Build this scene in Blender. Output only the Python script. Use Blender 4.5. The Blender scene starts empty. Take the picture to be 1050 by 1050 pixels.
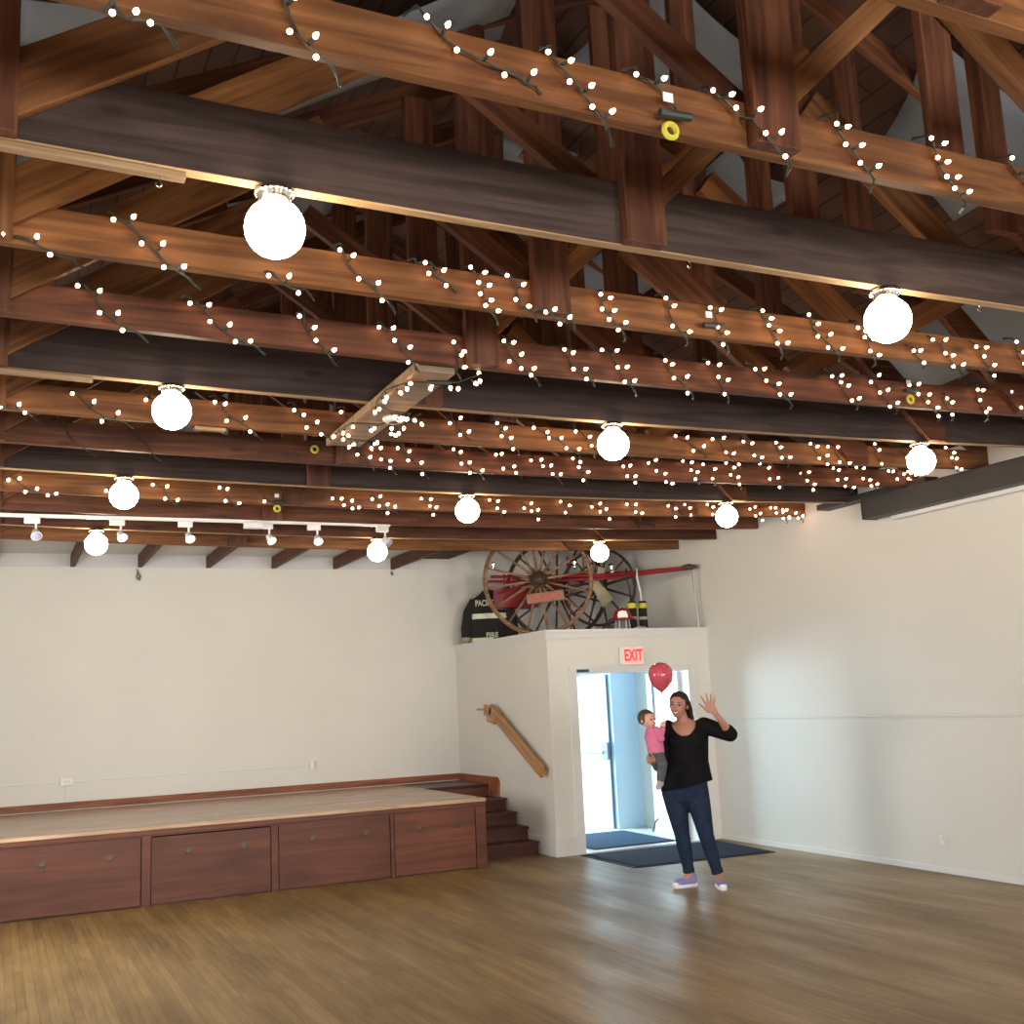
import bpy, bmesh, math, random
from mathutils import Vector, Matrix, Quaternion
random.seed(7)
PI = math.pi
S = bpy.context.scene
C = S.collection

# ------------------------------------------------------------------ camera
cam_data = bpy.data.cameras.new('camera'); cam = bpy.data.objects.new('camera', cam_data); C.objects.link(cam)
yaw, pitch, roll = 0.4419, 0.1709, -0.0464
F = Vector((math.sin(yaw)*math.cos(pitch), math.cos(yaw)*math.cos(pitch), math.sin(pitch)))
r0 = Vector((math.cos(yaw), -math.sin(yaw), 0)); u0 = r0.cross(F)
rr = r0*math.cos(roll) + u0*math.sin(roll); uu = -r0*math.sin(roll) + u0*math.cos(roll)
M = Matrix((rr, uu, -F)).transposed().to_4x4(); M.translation = Vector((0, 0, 1.62))
cam.matrix_world = M
cam_data.sensor_fit = 'HORIZONTAL'; cam_data.sensor_width = 36.0; cam_data.lens = 36.0*1128.12/1050.0
cam_data.clip_start = 0.05; cam_data.clip_end = 200
S.camera = cam

# ------------------------------------------------------------------ world, daylight, exposure
w = bpy.data.worlds.new('daylight_sky'); S.world = w; w.use_nodes = True
wb = w.node_tree.nodes['Background']; wb.inputs[0].default_value = (0.62, 0.82, 1.0, 1); wb.inputs[1].default_value = 1.6

def area(name, loc, target, size, size_y, energy, color):
    L = bpy.data.lights.new(name, 'AREA'); L.shape = 'RECTANGLE'; L.size = size; L.size_y = size_y
    L.energy = energy; L.color = color
    o = bpy.data.objects.new(name, L); C.objects.link(o); o.location = loc
    o.rotation_euler = (Vector(target)-Vector(loc)).to_track_quat('-Z', 'Y').to_euler()
    return o
# daylight through the two windows behind the camera, and through the outer doorway of the entry
area('window_daylight', (1.0, -4.22, 1.6), (1.4, 3, 1.0), 1.7, 1.4, 330, (1.0, 0.99, 0.97))
area('window_daylight', (5.2, -4.22, 1.6), (5.2, 3, 1.0), 1.7, 1.4, 330, (1.0, 0.99, 0.97))
area('side_window_daylight', (-1.24, 3.2, 1.75), (5, 3.6, 1.4), 1.5, 1.3, 40, (1.0, 0.98, 0.96))
area('side_window_daylight', (-1.24, 8.2, 1.75), (5, 9.4, 1.6), 1.5, 1.3, 115, (1.0, 0.98, 0.96))
area('doorway_daylight', (5.75, 14.3, 1.5), (7.0, 12.6, 0.8), 1.5, 2.0, 420, (0.6, 0.86, 1.0))
GLOBE = 42.0
BULB = 15.0

vs = S.view_settings
S.display_settings.display_device = 'sRGB'
vs.view_transform = 'Standard'; vs.look = 'None'; vs.exposure = 0.10; vs.gamma = 1.0; vs.use_curve_mapping = False

# ------------------------------------------------------------------ materials
def newmat(name):
    m = bpy.data.materials.new(name); m.use_nodes = True
    nt = m.node_tree; b = nt.nodes['Principled BSDF']
    return m, nt, b
def N(nt, t, **kw):
    n = nt.nodes.new(t)
    for k, v in kw.items(): setattr(n, k, v)
    return n
def ramp(nt, stops):
    n = nt.nodes.new('ShaderNodeValToRGB'); e = n.color_ramp.elements
    while len(e) < len(stops): e.new(0.5)
    for i, (p, c) in enumerate(stops):
        e[i].position = p; e[i].color = (*c, 1)
    return n
def mottle(name, col, var=0.08, scale=4.0, rough=0.6, metal=0.0, bump=0.0, bscale=60, spec=0.5):
    """a plain surface with a little unevenness of its own"""
    m, nt, b = newmat(name)
    tc = N(nt, 'ShaderNodeTexCoord'); nz = N(nt, 'ShaderNodeTexNoise'); nz.inputs['Scale'].default_value = scale; nz.inputs['Detail'].default_value = 4
    nt.links.new(tc.outputs['Object'], nz.inputs['Vector'])
    lo = tuple(c*(1-var) for c in col); hi = tuple(min(1, c*(1+var)) for c in col)
    r = ramp(nt, [(0.3, lo), (0.7, hi)])
    nt.links.new(nz.outputs['Fac'], r.inputs['Fac']); nt.links.new(r.outputs['Color'], b.inputs['Base Color'])
    b.inputs['Roughness'].default_value = rough; b.inputs['Metallic'].default_value = metal; b.inputs['Specular IOR Level'].default_value = spec
    if bump:
        n2 = N(nt, 'ShaderNodeTexNoise'); n2.inputs['Scale'].default_value = bscale; n2.inputs['Detail'].default_value = 3
        nt.links.new(tc.outputs['Object'], n2.inputs['Vector'])
        bp = N(nt, 'ShaderNodeBump'); bp.inputs['Strength'].default_value = bump; bp.inputs['Distance'].default_value = 0.01
        nt.links.new(n2.outputs['Fac'], bp.inputs['Height']); nt.links.new(bp.outputs['Normal'], b.inputs['Normal'])
    return m
def wood(name, dark, mid, light, rough=0.6, var=0.25, grain=1.0, spec=0.3, knots=True):
    """grain runs along the local X axis of the plank"""
    m, nt, b = newmat(name)
    tc = N(nt, 'ShaderNodeTexCoord'); oi = N(nt, 'ShaderNodeObjectInfo')
    add = N(nt, 'ShaderNodeVectorMath', operation='ADD'); comb = N(nt, 'ShaderNodeCombineXYZ')
    mul = N(nt, 'ShaderNodeMath', operation='MULTIPLY'); mul.inputs[1].default_value = 37.0
    nt.links.new(oi.outputs['Random'], mul.inputs[0])
    for i in range(3): nt.links.new(mul.outputs[0], comb.inputs[i])
    nt.links.new(tc.outputs['Object'], add.inputs[0]); nt.links.new(comb.outputs[0], add.inputs[1])
    mp = N(nt, 'ShaderNodeMapping'); mp.inputs['Scale'].default_value = (0.9*grain, 14*grain, 14*grain)
    nt.links.new(add.outputs[0], mp.inputs['Vector'])
    n1 = N(nt, 'ShaderNodeTexNoise'); n1.inputs['Scale'].default_value = 1.6; n1.inputs['Detail'].default_value = 7; n1.inputs['Distortion'].default_value = 0.9
    nt.links.new(mp.outputs[0], n1.inputs['Vector'])
    r = ramp(nt, [(0.34, dark), (0.5, mid), (0.67, light)])
    nt.links.new(n1.outputs['Fac'], r.inputs['Fac'])
    # broad patches
    mp2 = N(nt, 'ShaderNodeMapping'); mp2.inputs['Scale'].default_value = (1.2, 3.5, 3.5)
    nt.links.new(add.outputs[0], mp2.inputs['Vector'])
    n2 = N(nt, 'ShaderNodeTexNoise'); n2.inputs['Scale'].default_value = 1.3; n2.inputs['Detail'].default_value = 3
    nt.links.new(mp2.outputs[0], n2.inputs['Vector'])
    r2 = ramp(nt, [(0.3, (1-var,)*3), (0.7, (1+var*0.5,)*3)])
    nt.links.new(n2.outputs['Fac'], r2.inputs['Fac'])
    mx = N(nt, 'ShaderNodeMix', data_type='RGBA', blend_type='MULTIPLY'); mx.inputs['Factor'].default_value = 1.0
    nt.links.new(r.outputs['Color'], mx.inputs['A']); nt.links.new(r2.outputs['Color'], mx.inputs['B'])
    out = mx.outputs['Result']
    if knots:
        mp3 = N(nt, 'ShaderNodeMapping'); mp3.inputs['Scale'].default_value = (2.2, 6.0, 6.0)
        nt.links.new(add.outputs[0], mp3.inputs['Vector'])
        v = N(nt, 'ShaderNodeTexVoronoi'); v.inputs['Scale'].default_value = 0.9
        nt.links.new(mp3.outputs[0], v.inputs['Vector'])
        r3 = ramp(nt, [(0.06, (0.42, 0.36, 0.33)), (0.14, (1, 1, 1))])
        nt.links.new(v.outputs['Distance'], r3.inputs['Fac'])
        m3 = N(nt, 'ShaderNodeMix', data_type='RGBA', blend_type='MULTIPLY'); m3.inputs['Factor'].default_value = 0.8
        nt.links.new(out, m3.inputs['A']); nt.links.new(r3.outputs['Color'], m3.inputs['B']); out = m3.outputs['Result']
    # each plank a little different
    r4 = ramp(nt, [(0.0, (0.82, 0.8, 0.8)), (1.0, (1.12, 1.1, 1.06))])
    nt.links.new(oi.outputs['Random'], r4.inputs['Fac'])
    m4 = N(nt, 'ShaderNodeMix', data_type='RGBA', blend_type='MULTIPLY'); m4.inputs['Factor'].default_value = 1.0
    nt.links.new(out, m4.inputs['A']); nt.links.new(r4.outputs['Color'], m4.inputs['B'])
    nt.links.new(m4.outputs['Result'], b.inputs['Base Color'])
    b.inputs['Roughness'].default_value = rough; b.inputs['Specular IOR Level'].default_value = spec
    bp = N(nt, 'ShaderNodeBump'); bp.inputs['Strength'].default_value = 0.15; bp.inputs['Distance'].default_value = 0.004
    nt.links.new(n1.outputs['Fac'], bp.inputs['Height']); nt.links.new(bp.outputs['Normal'], b.inputs['Normal'])
    return m
def emit(name, col, strength, base=(0.9, 0.9, 0.9)):
    m, nt, b = newmat(name)
    b.inputs['Base Color'].default_value = (*base, 1); b.inputs['Emission Color'].default_value = (*col, 1)
    b.inputs['Emission Strength'].default_value = strength; b.inputs['Roughness'].default_value = 0.3
    return m

M_ = {}
M_['fir'] = wood('fir_beam', (0.095, 0.034, 0.010), (0.158, 0.062, 0.018), (0.225, 0.098, 0.032))
M_['fir_red'] = wood('red_fir', (0.056, 0.018, 0.008), (0.098, 0.033, 0.014), (0.145, 0.053, 0.023))
M_['dark_beam'] = wood('weathered_beam', (0.030, 0.018, 0.015), (0.050, 0.031, 0.026), (0.072, 0.046, 0.038), rough=0.75)
M_['edge'] = wood('sawn_edge', (0.26, 0.16, 0.08), (0.35, 0.225, 0.12), (0.44, 0.30, 0.165), knots=False)
M_['plywood'] = wood('stained_plywood', (0.105, 0.033, 0.018), (0.130, 0.042, 0.023), (0.158, 0.054, 0.030), rough=0.45, grain=0.6, knots=False)
M_['stair_wood'] = wood('dark_stained_wood', (0.055, 0.014, 0.009), (0.080, 0.022, 0.014), (0.11, 0.032, 0.019), rough=0.4, grain=0.6, knots=False)
M_['stage_top'] = wood('stage_wood_sheen', (0.50, 0.32, 0.18), (0.60, 0.40, 0.235), (0.68, 0.46, 0.29), rough=0.25, knots=False, spec=0.5)  # base colour raised to carry the white wall's grazing reflection
M_['red_trim'] = wood('red_brown_trim', (0.19, 0.058, 0.025), (0.28, 0.093, 0.042), (0.36, 0.13, 0.062), rough=0.5, knots=False)
M_['rail_wood'] = wood('varnished_pine', (0.36, 0.16, 0.05), (0.50, 0.25, 0.085), (0.60, 0.33, 0.13), rough=0.35, spec=0.5)
M_['wheel_wood'] = wood('old_wheel_wood', (0.17, 0.085, 0.045), (0.27, 0.15, 0.085), (0.36, 0.21, 0.125), rough=0.5, knots=False)
M_['dark_wheel'] = wood('dark_wheel_wood', (0.05, 0.032, 0.022), (0.08, 0.052, 0.036), (0.12, 0.08, 0.056), rough=0.55, knots=False)
M_['wall'] = mottle('warm_white_paint', (0.73, 0.71, 0.655), 0.025, 1.3, 0.5, bump=0.08, bscale=25)
M_['wall_r'] = mottle('cool_white_paint', (0.66, 0.645, 0.60), 0.03, 0.9, 0.55, bump=0.08, bscale=12)
M_['pale_grey'] = mottle('grey_white', (0.66, 0.66, 0.65), 0.05, 2.0, 0.7)
M_['trim_w'] = mottle('white_trim_paint', (0.70, 0.70, 0.68), 0.02, 3.0, 0.35)
M_['entry_w'] = mottle('entry_wall_daylit_blue', (0.52, 0.70, 0.84), 0.02, 2.0, 0.6)  # blue cast of shaded daylight put into the base colour
M_['fabric'] = mottle('grey_canvas', (0.15, 0.165, 0.185), 0.08, 3.0, 0.9)
M_['white_plastic'] = mottle('white_plastic', (0.78, 0.77, 0.74), 0.02, 8.0, 0.35)
M_['black_metal'] = mottle('charcoal_metal', (0.022, 0.020, 0.019), 0.1, 4.0, 0.5)
M_['chrome'] = mottle('polished_chrome', (0.85, 0.82, 0.75), 0.03, 10.0, 0.12, metal=1.0)
M_['brass'] = mottle('aged_brass', (0.11, 0.08, 0.05), 0.15, 10.0, 0.45, metal=0.7)
M_['steel'] = mottle('brushed_steel', (0.35, 0.38, 0.42), 0.05, 10.0, 0.35, metal=1.0)
M_['mat'] = mottle('blue_grey_mat', (0.022, 0.026, 0.044), 0.35, 60.0, 0.95, bump=0.4, bscale=220, spec=0.1)
M_['mat2'] = mottle('slate_blue_mat', (0.040, 0.066, 0.11), 0.3, 60.0, 0.95, bump=0.4, bscale=220, spec=0.1)
M_['rubber'] = mottle('black_rubber', (0.012, 0.012, 0.013), 0.1, 10, 0.7)
M_['wire'] = mottle('dark_green_wire', (0.018, 0.026, 0.018), 0.2, 20, 0.6)
M_['yellow'] = mottle('yellow_tag', (0.55, 0.50, 0.05), 0.05, 20, 0.5)
M_['red_paint'] = mottle('fire_red_paint', (0.24, 0.016, 0.022), 0.15, 5, 0.35)
M_['canvas'] = mottle('beige_canvas', (0.42, 0.36, 0.24), 0.15, 9, 0.9)
M_['black_cloth'] = mottle('black_turnout_cloth', (0.018, 0.014, 0.013), 0.2, 12, 0.9)
M_['reflective'] = mottle('reflective_stripe', (0.66, 0.72, 0.50), 0.1, 30, 0.35)
M_['concrete'] = mottle('pale_entry_floor', (0.50, 0.50, 0.49), 0.08, 3, 0.35)
M_['skin'] = mottle('skin', (0.45, 0.215, 0.155), 0.05, 12, 0.5)
M_['skin_baby'] = mottle('baby_skin', (0.66, 0.36, 0.27), 0.04, 12, 0.5)
M_['lips'] = mottle('lips', (0.42, 0.09, 0.09), 0.03, 12, 0.4)
M_['teeth'] = mottle('teeth', (0.85, 0.82, 0.76), 0.02, 12, 0.3)
M_['eye'] = mottle('eye_dark', (0.02, 0.012, 0.01), 0.02, 12, 0.15)
M_['hair'] = mottle('dark_brown_hair', (0.012, 0.006, 0.004), 0.3, 40, 0.6)
M_['hair_baby'] = mottle('brown_hair', (0.075, 0.042, 0.026), 0.3, 40, 0.5)
M_['black_top'] = mottle('black_jersey', (0.006, 0.006, 0.007), 0.1, 12, 0.85, spec=0.15)
M_['denim'] = mottle('blue_denim', (0.014, 0.025, 0.054), 0.25, 22, 0.85, spec=0.2)
M_['pink'] = mottle('pink_knit', (0.68, 0.17, 0.31), 0.06, 25, 0.85)
M_['grey_knit'] = mottle('grey_knit', (0.085, 0.095, 0.10), 0.15, 25, 0.9)
M_['sock'] = mottle('pale_sock', (0.42, 0.42, 0.50), 0.1, 25, 0.9)
M_['shoe'] = mottle('lavender_canvas', (0.22, 0.22, 0.48), 0.1, 25, 0.8)
M_['shoe_white'] = mottle('white_rubber', (0.80, 0.80, 0.82), 0.02, 25, 0.5)
M_['balloon'] = mottle('pink_latex', (0.56, 0.085, 0.12), 0.03, 3, 0.12)
M_['globe'] = emit('lit_opal_globe', (1.0, 0.83, 0.60), GLOBE)
M_['bulb'] = emit('lit_fairy_bulb', (1.0, 0.56, 0.34), BULB)
M_['spot_on'] = emit('spot_face', (1.0, 0.86, 0.66), 5.0)
M_['spot_off'] = mottle('spot_glass', (0.42, 0.42, 0.62), 0.05, 8, 0.2)
M_['exit_face'] = emit('exit_sign_face', (1.0, 0.36, 0.30), 0.55, base=(0.75, 0.42, 0.38))
M_['exit_red'] = emit('exit_sign_letters', (1.0, 0.03, 0.03), 0.8, base=(0.7, 0.02, 0.02))
M_['sticker'] = mottle('navy_sticker', (0.02, 0.05, 0.09), 0.2, 60, 0.4)
M_['green'] = mottle('green_ribbon', (0.14, 0.22, 0.10), 0.2, 20, 0.7)
M_['sign_gold'] = mottle('tan_sign_board', (0.24, 0.13, 0.065), 0.15, 20, 0.5)
M_['letter_red'] = mottle('red_letter_paint', (0.50, 0.035, 0.02), 0.1, 20, 0.5)
M_['letter_white'] = mottle('pale_letter', (0.62, 0.66, 0.50), 0.05, 20, 0.5)
M_['acrylic'] = mottle('clear_acrylic', (0.7, 0.7, 0.68), 0.02, 20, 0.1)

def floor_mat():
    m, nt, b = newmat('worn_oak_strips')
    tc = N(nt, 'ShaderNodeTexCoord'); mp = N(nt, 'ShaderNodeMapping'); mp.inputs['Rotation'].default_value = (0, 0, PI/2)
    nt.links.new(tc.outputs['Object'], mp.inputs['Vector'])
    br = N(nt, 'ShaderNodeTexBrick'); br.offset = 0.37; br.offset_frequency = 3
    br.inputs['Scale'].default_value = 1.0; br.inputs['Brick Width'].default_value = 1.15; br.inputs['Row Height'].default_value = 0.057
    br.inputs['Mortar Size'].default_value = 0.0016; br.inputs['Mortar Smooth'].default_value = 0.3; br.inputs['Bias'].default_value = 0.0
    br.inputs['Color1'].default_value = (0.235, 0.142, 0.047, 1); br.inputs['Color2'].default_value = (0.320, 0.205, 0.073, 1); br.inputs['Mortar'].default_value = (0.11, 0.064, 0.03, 1)
    nt.links.new(mp.outputs[0], br.inputs['Vector'])
    mp2 = N(nt, 'ShaderNodeMapping'); mp2.inputs['Scale'].default_value = (26, 1.4, 1)
    nt.links.new(tc.outputs['Object'], mp2.inputs['Vector'])
    n1 = N(nt, 'ShaderNodeTexNoise'); n1.inputs['Scale'].default_value = 1.5; n1.inputs['Detail'].default_value = 5
    nt.links.new(mp2.outputs[0], n1.inputs['Vector'])
    r1 = ramp(nt, [(0.3, (0.80, 0.78, 0.76)), (0.7, (1.12, 1.12, 1.1))]); nt.links.new(n1.outputs['Fac'], r1.inputs['Fac'])
    mp3 = N(nt, 'ShaderNodeMapping'); mp3.inputs['Scale'].default_value = (2.6, 0.55, 1)
    nt.links.new(tc.outputs['Object'], mp3.inputs['Vector'])
    n2 = N(nt, 'ShaderNodeTexNoise'); n2.inputs['Scale'].default_value = 1.1; n2.inputs['Detail'].default_value = 4
    nt.links.new(mp3.outputs[0], n2.inputs['Vector'])
    r2 = ramp(nt, [(0.32, (0.66, 0.64, 0.64)), (0.62, (1.05, 1.05, 1.04))]); nt.links.new(n2.outputs['Fac'], r2.inputs['Fac'])
    m1 = N(nt, 'ShaderNodeMix', data_type='RGBA', blend_type='MULTIPLY'); m1.inputs['Factor'].default_value = 1
    m2 = N(nt, 'ShaderNodeMix', data_type='RGBA', blend_type='MULTIPLY'); m2.inputs['Factor'].default_value = 1
    nt.links.new(br.outputs['Color'], m1.inputs['A']); nt.links.new(r1.outputs['Color'], m1.inputs['B'])
    nt.links.new(m1.outputs['Result'], m2.inputs['A']); nt.links.new(r2.outputs['Color'], m2.inputs['B'])
    nt.links.new(m2.outputs['Result'], b.inputs['Base Color'])
    r3 = ramp(nt, [(0.3, (0.50,)*3), (0.7, (0.34,)*3)]); nt.links.new(n2.outputs['Fac'], r3.inputs['Fac'])
    nt.links.new(r3.outputs['Color'], b.inputs['Roughness'])
    bp = N(nt, 'ShaderNodeBump'); bp.inputs['Strength'].default_value = 0.25; bp.inputs['Distance'].default_value = 0.002
    nt.links.new(br.outputs['Fac'], bp.inputs['Height']); bp.invert = True
    nt.links.new(bp.outputs['Normal'], b.inputs['Normal'])
    return m
M_['floor'] = floor_mat()
def deck_mat():
    m, nt, b = newmat('roof_planks')
    tc = N(nt, 'ShaderNodeTexCoord'); br = N(nt, 'ShaderNodeTexBrick')
    mp = N(nt, 'ShaderNodeMapping'); mp.inputs['Rotation'].default_value = (0, 0, PI/2); nt.links.new(tc.outputs['Object'], mp.inputs['Vector'])
    br.inputs['Scale'].default_value = 1.0; br.inputs['Brick Width'].default_value = 3.0; br.inputs['Row Height'].default_value = 0.14
    br.inputs['Mortar Size'].default_value = 0.006
    br.inputs['Color1'].default_value = (0.050, 0.020, 0.011, 1); br.inputs['Color2'].default_value = (0.085, 0.036, 0.019, 1); br.inputs['Mortar'].default_value = (0.010, 0.005, 0.003, 1)
    nt.links.new(mp.outputs[0], br.inputs['Vector'])
    nt.links.new(br.outputs['Color'], b.inputs['Base Color']); b.inputs['Roughness'].default_value = 0.8
    return m
M_['deck'] = deck_mat()

# ------------------------------------------------------------------ mesh helpers
def obj(name, bm, mat, parent=None, smooth=False, loc=None, rot=None, label=None):
    me = bpy.data.meshes.new(name)
    bmesh.ops.recalc_face_normals(bm, faces=bm.faces[:])
    bm.to_mesh(me); bm.free()
    if smooth:
        for p in me.polygons: p.use_smooth = True
    me.materials.append(M_[mat] if isinstance(mat, str) else mat)
    o = bpy.data.objects.new(name, me); C.objects.link(o)
    if parent: o.parent = parent
    if loc is not None: o.location = loc
    if rot is not None: o.rotation_euler = rot
    if label: o['label'] = label
    return o
def tag(o, label, cat, group=None, kind=None):
    o['label'] = label; o['category'] = cat
    if group: o['group'] = group
    if kind: o['kind'] = kind
    return o
def thing(name, label, cat, loc=(0, 0, 0), rotz=0.0, group=None):
    o = bpy.data.objects.new(name, None); C.objects.link(o); o.empty_display_size = 0.1
    o.location = loc; o.rotation_euler = (0, 0, rotz)
    return tag(o, label, cat, group)
def struct(name, bm, mat, **k):
    o = obj(name, bm, mat, **k); o['kind'] = 'structure'; return o
def box(bm, x0, x1, y0, y1, z0, z1, bev=0.0):
    r = bmesh.ops.create_cube(bm, size=1.0); vs_ = r['verts']
    for v in vs_:
        v.co = Vector(((x0+x1)/2 + v.co.x*(x1-x0), (y0+y1)/2 + v.co.y*(y1-y0), (z0+z1)/2 + v.co.z*(z1-z0)))
    if bev:
        es = list({e for v in vs_ for e in v.link_edges})
        bmesh.ops.bevel(bm, geom=es, offset=bev, segments=2, affect='EDGES', profile=0.6)
    return bm
def B(*a, **k): return box(bmesh.new(), *a, **k)
def frame_for(d):
    d = d.normalized(); a = Vector((0, 0, 1)) if abs(d.z) < 0.9 else Vector((1, 0, 0))
    x = d.cross(a).normalized(); return x, d.cross(x).normalized()
def tube(bm, pts, r, n=8, cap=True):
    pts = [Vector(p) for p in pts]; rs = r if isinstance(r, (list, tuple)) else [r]*len(pts)
    rings = []; px = None
    for i, p in enumerate(pts):
        d = (pts[min(i+1, len(pts)-1)] - pts[max(i-1, 0)])
        if d.length < 1e-9: d = Vector((0, 0, 1))
        d.normalize()
        if px is None: x, y = frame_for(d)
        else:
            x = (px - d*px.dot(d)); x = x.normalized() if x.length > 1e-6 else frame_for(d)[0]; y = d.cross(x)
        px = x
        rings.append([bm.verts.new(p + (x*math.cos(2*PI*k/n) + y*math.sin(2*PI*k/n))*rs[i]) for k in range(n)])
    for a, b in zip(rings, rings[1:]):
        for k in range(n): bm.faces.new((a[k], a[(k+1) % n], b[(k+1) % n], b[k]))
    if cap:
        bm.faces.new(rings[0]); bm.faces.new(rings[-1])
    return bm
def T(pts, r, n=8): return tube(bmesh.new(), pts, r, n)
def loft(bm, rings, n=20):
    """rings: (centre, rx, ry) stacked; ellipse in the horizontal plane; superellipse-free"""
    rs = []
    for c, rx, ry in rings:
        c = Vector(c); rs.append([bm.verts.new(c + Vector((math.cos(2*PI*k/n)*rx, math.sin(2*PI*k/n)*ry, 0))) for k in range(n)])
    for a, b in zip(rs, rs[1:]):
        for k in range(n): bm.faces.new((a[k], a[(k+1) % n], b[(k+1) % n], b[k]))
    bm.faces.new(rs[0]); bm.faces.new(rs[-1]); return bm
def lathe(bm, prof, n=24, origin=(0, 0, 0)):
    o = Vector(origin); rs = []
    for r, z in prof: rs.append([bm.verts.new(o + Vector((math.cos(2*PI*k/n)*max(r, 1e-4), math.sin(2*PI*k/n)*max(r, 1e-4), z))) for k in range(n)])
    for a, b in zip(rs, rs[1:]):
        for k in range(n): bm.faces.new((a[k], a[(k+1) % n], b[(k+1) % n], b[k]))
    bm.faces.new(rs[0]); bm.faces.new(rs[-1]); return bm
def ball(bm, c, r, sc=(1, 1, 1), seg=16, rot=None):
    res = bmesh.ops.create_uvsphere(bm, u_segments=seg, v_segments=max(6, seg//2), radius=1.0)
    for v in res['verts']:
        p = Vector((v.co.x*sc[0]*r, v.co.y*sc[1]*r, v.co.z*sc[2]*r))
        if rot: p = rot @ p
        v.co = p + Vector(c)
    return bm
def torus(bm, c, R, r, axis='y', n=48, m=10, rz=None):
    c = Vector(c); rz = rz or r; rings = []
    for i in range(n):
        a = 2*PI*i/n
        if axis == 'y': d = Vector((math.cos(a), 0, math.sin(a))); ax = Vector((0, 1, 0))
        elif axis == 'x': d = Vector((0, math.cos(a), math.sin(a))); ax = Vector((1, 0, 0))
        else: d = Vector((math.cos(a), math.sin(a), 0)); ax = Vector((0, 0, 1))
        rings.append([bm.verts.new(c + d*(R + r*math.cos(2*PI*k/m)) + ax*rz*math.sin(2*PI*k/m)) for k in range(m)])
    for i in range(n):
        a, b = rings[i], rings[(i+1) % n]
        for k in range(m): bm.faces.new((a[k], a[(k+1) % m], b[(k+1) % m], b[k]))
    return bm
def plank(name, p0, p1, wide, thick, mat, parent=None, bev=0.004, nseg=1, sagf=None, label=None):
    """board from p0 to p1 (centre line); local X runs along it, local Y stays horizontal"""
    p0, p1 = Vector(p0), Vector(p1); d = p1-p0; L = d.length; x = d.normalized()
    y = Vector((0, 0, 1)).cross(x)
    y = Vector((0, 1, 0)) if y.length < 1e-3 or abs(x.y) < 1e-6 else y.normalized()
    z = x.cross(y).normalized(); y = z.cross(x)
    bm = B(0, L, -thick/2, thick/2, -wide/2, wide/2, bev=bev)
    o = obj(name, bm, mat, parent, label=label)
    m = Matrix((x, y, z)).transposed().to_4x4(); m.translation = p0
    o.matrix_local = m
    return o
def text_obj(name, body, size, mat, parent=None, loc=(0, 0, 0), rot=(PI/2, 0, 0), depth=0.002, label=None, sx=1.0, bold=0.0):
    cu = bpy.data.curves.new(name, 'FONT'); cu.body = body; cu.size = size; cu.extrude = depth; cu.offset = bold
    cu.align_x = 'CENTER'; cu.align_y = 'CENTER'
    t = bpy.data.objects.new(name+'_tmp', cu); C.objects.link(t)
    dg = bpy.context.evaluated_depsgraph_get(); me = bpy.data.meshes.new_from_object(t.evaluated_get(dg)); me.name = name
    bpy.data.objects.remove(t); bpy.data.curves.remove(cu)
    for v in me.vertices: v.co.x *= sx
    me.materials.clear(); me.materials.append(M_[mat])
    o = bpy.data.objects.new(name, me); C.objects.link(o); o.location = loc; o.rotation_euler = rot
    if parent: o.parent = parent
    if label: o['label'] = label
    return o
def fuse(o, voxel=0.008, smooth=4, fac=0.5, sub=0):
    """melt overlapping closed shapes into one continuous skin"""
    m = o.modifiers.new('r', 'REMESH'); m.mode = 'VOXEL'; m.voxel_size = voxel; m.use_smooth_shade = True
    if smooth:
        s = o.modifiers.new('s', 'SMOOTH'); s.iterations = smooth; s.factor = fac
    dg = bpy.context.evaluated_depsgraph_get(); me = bpy.data.meshes.new_from_object(o.evaluated_get(dg))
    mats = list(o.data.materials); o.modifiers.clear(); o.data = me
    me.materials.clear()
    for k in mats: me.materials.append(k)
    for p in me.polygons: p.use_smooth = True; p.material_index = 0
    return o

# ------------------------------------------------------------------ dimensions of the hall
HC = 3.354; YB = 13.285; XW = 7.473; YC = 10.67; XC = 5.387; XL = -1.3; YF = -4.4; Y0 = 2.5582; DY = 0.7767
def sag(X):
    t = (X+0.8)/8.273
    return HC - 0.0694*4*t*(1-t)
BY = {c: Y0+DY*i for i, c in enumerate('ABCDEFGHIJKL')}; BY['Z'] = Y0-DY

# ------------------------------------------------------------------ room shell
struct('floor', B(XL-0.2, XW+0.2, YF-0.2, YB+0.2, -0.12, 0.0), 'floor')
bm = bmesh.new()
box(bm, XL-0.2, 5.62, YB, YB+0.2, 0, 5.9); box(bm, 6.75, XW+0.2, YB, YB+0.2, 0, 5.9); box(bm, 5.62, 6.75, YB, YB+0.2, 2.05, 5.9)
struct('wall_back', bm, 'wall')
struct('wall_right', B(XW, XW+0.2, YF-0.2, YB, 0, 3.62), 'wall_r')
bm = bmesh.new()
for a, c in ((YF-0.2, 2.4), (4.0, 7.4), (9.0, YB)): box(bm, XL-0.2, XL, a, c, 0, 3.62)
for a in (2.4, 7.4): box(bm, XL-0.2, XL, a, a+1.6, 0, 1.05); box(bm, XL-0.2, XL, a, a+1.6, 2.45, 3.62)
struct('wall_left', bm, 'wall')
for i, a in enumerate((2.4, 7.4)):
    bm = bmesh.new()
    for q in ((a, a+0.06, 1.05, 2.45), (a+1.54, a+1.6, 1.05, 2.45), (a, a+1.6, 1.05, 1.11), (a, a+1.6, 2.39, 2.45), (a+0.77, a+0.83, 1.11, 2.39)):
        box(bm, XL-0.14, XL-0.08, q[0], q[1], q[2], q[3])
    struct('window_%d' % (i+3), bm, 'trim_w')
bm = bmesh.new()
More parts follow.
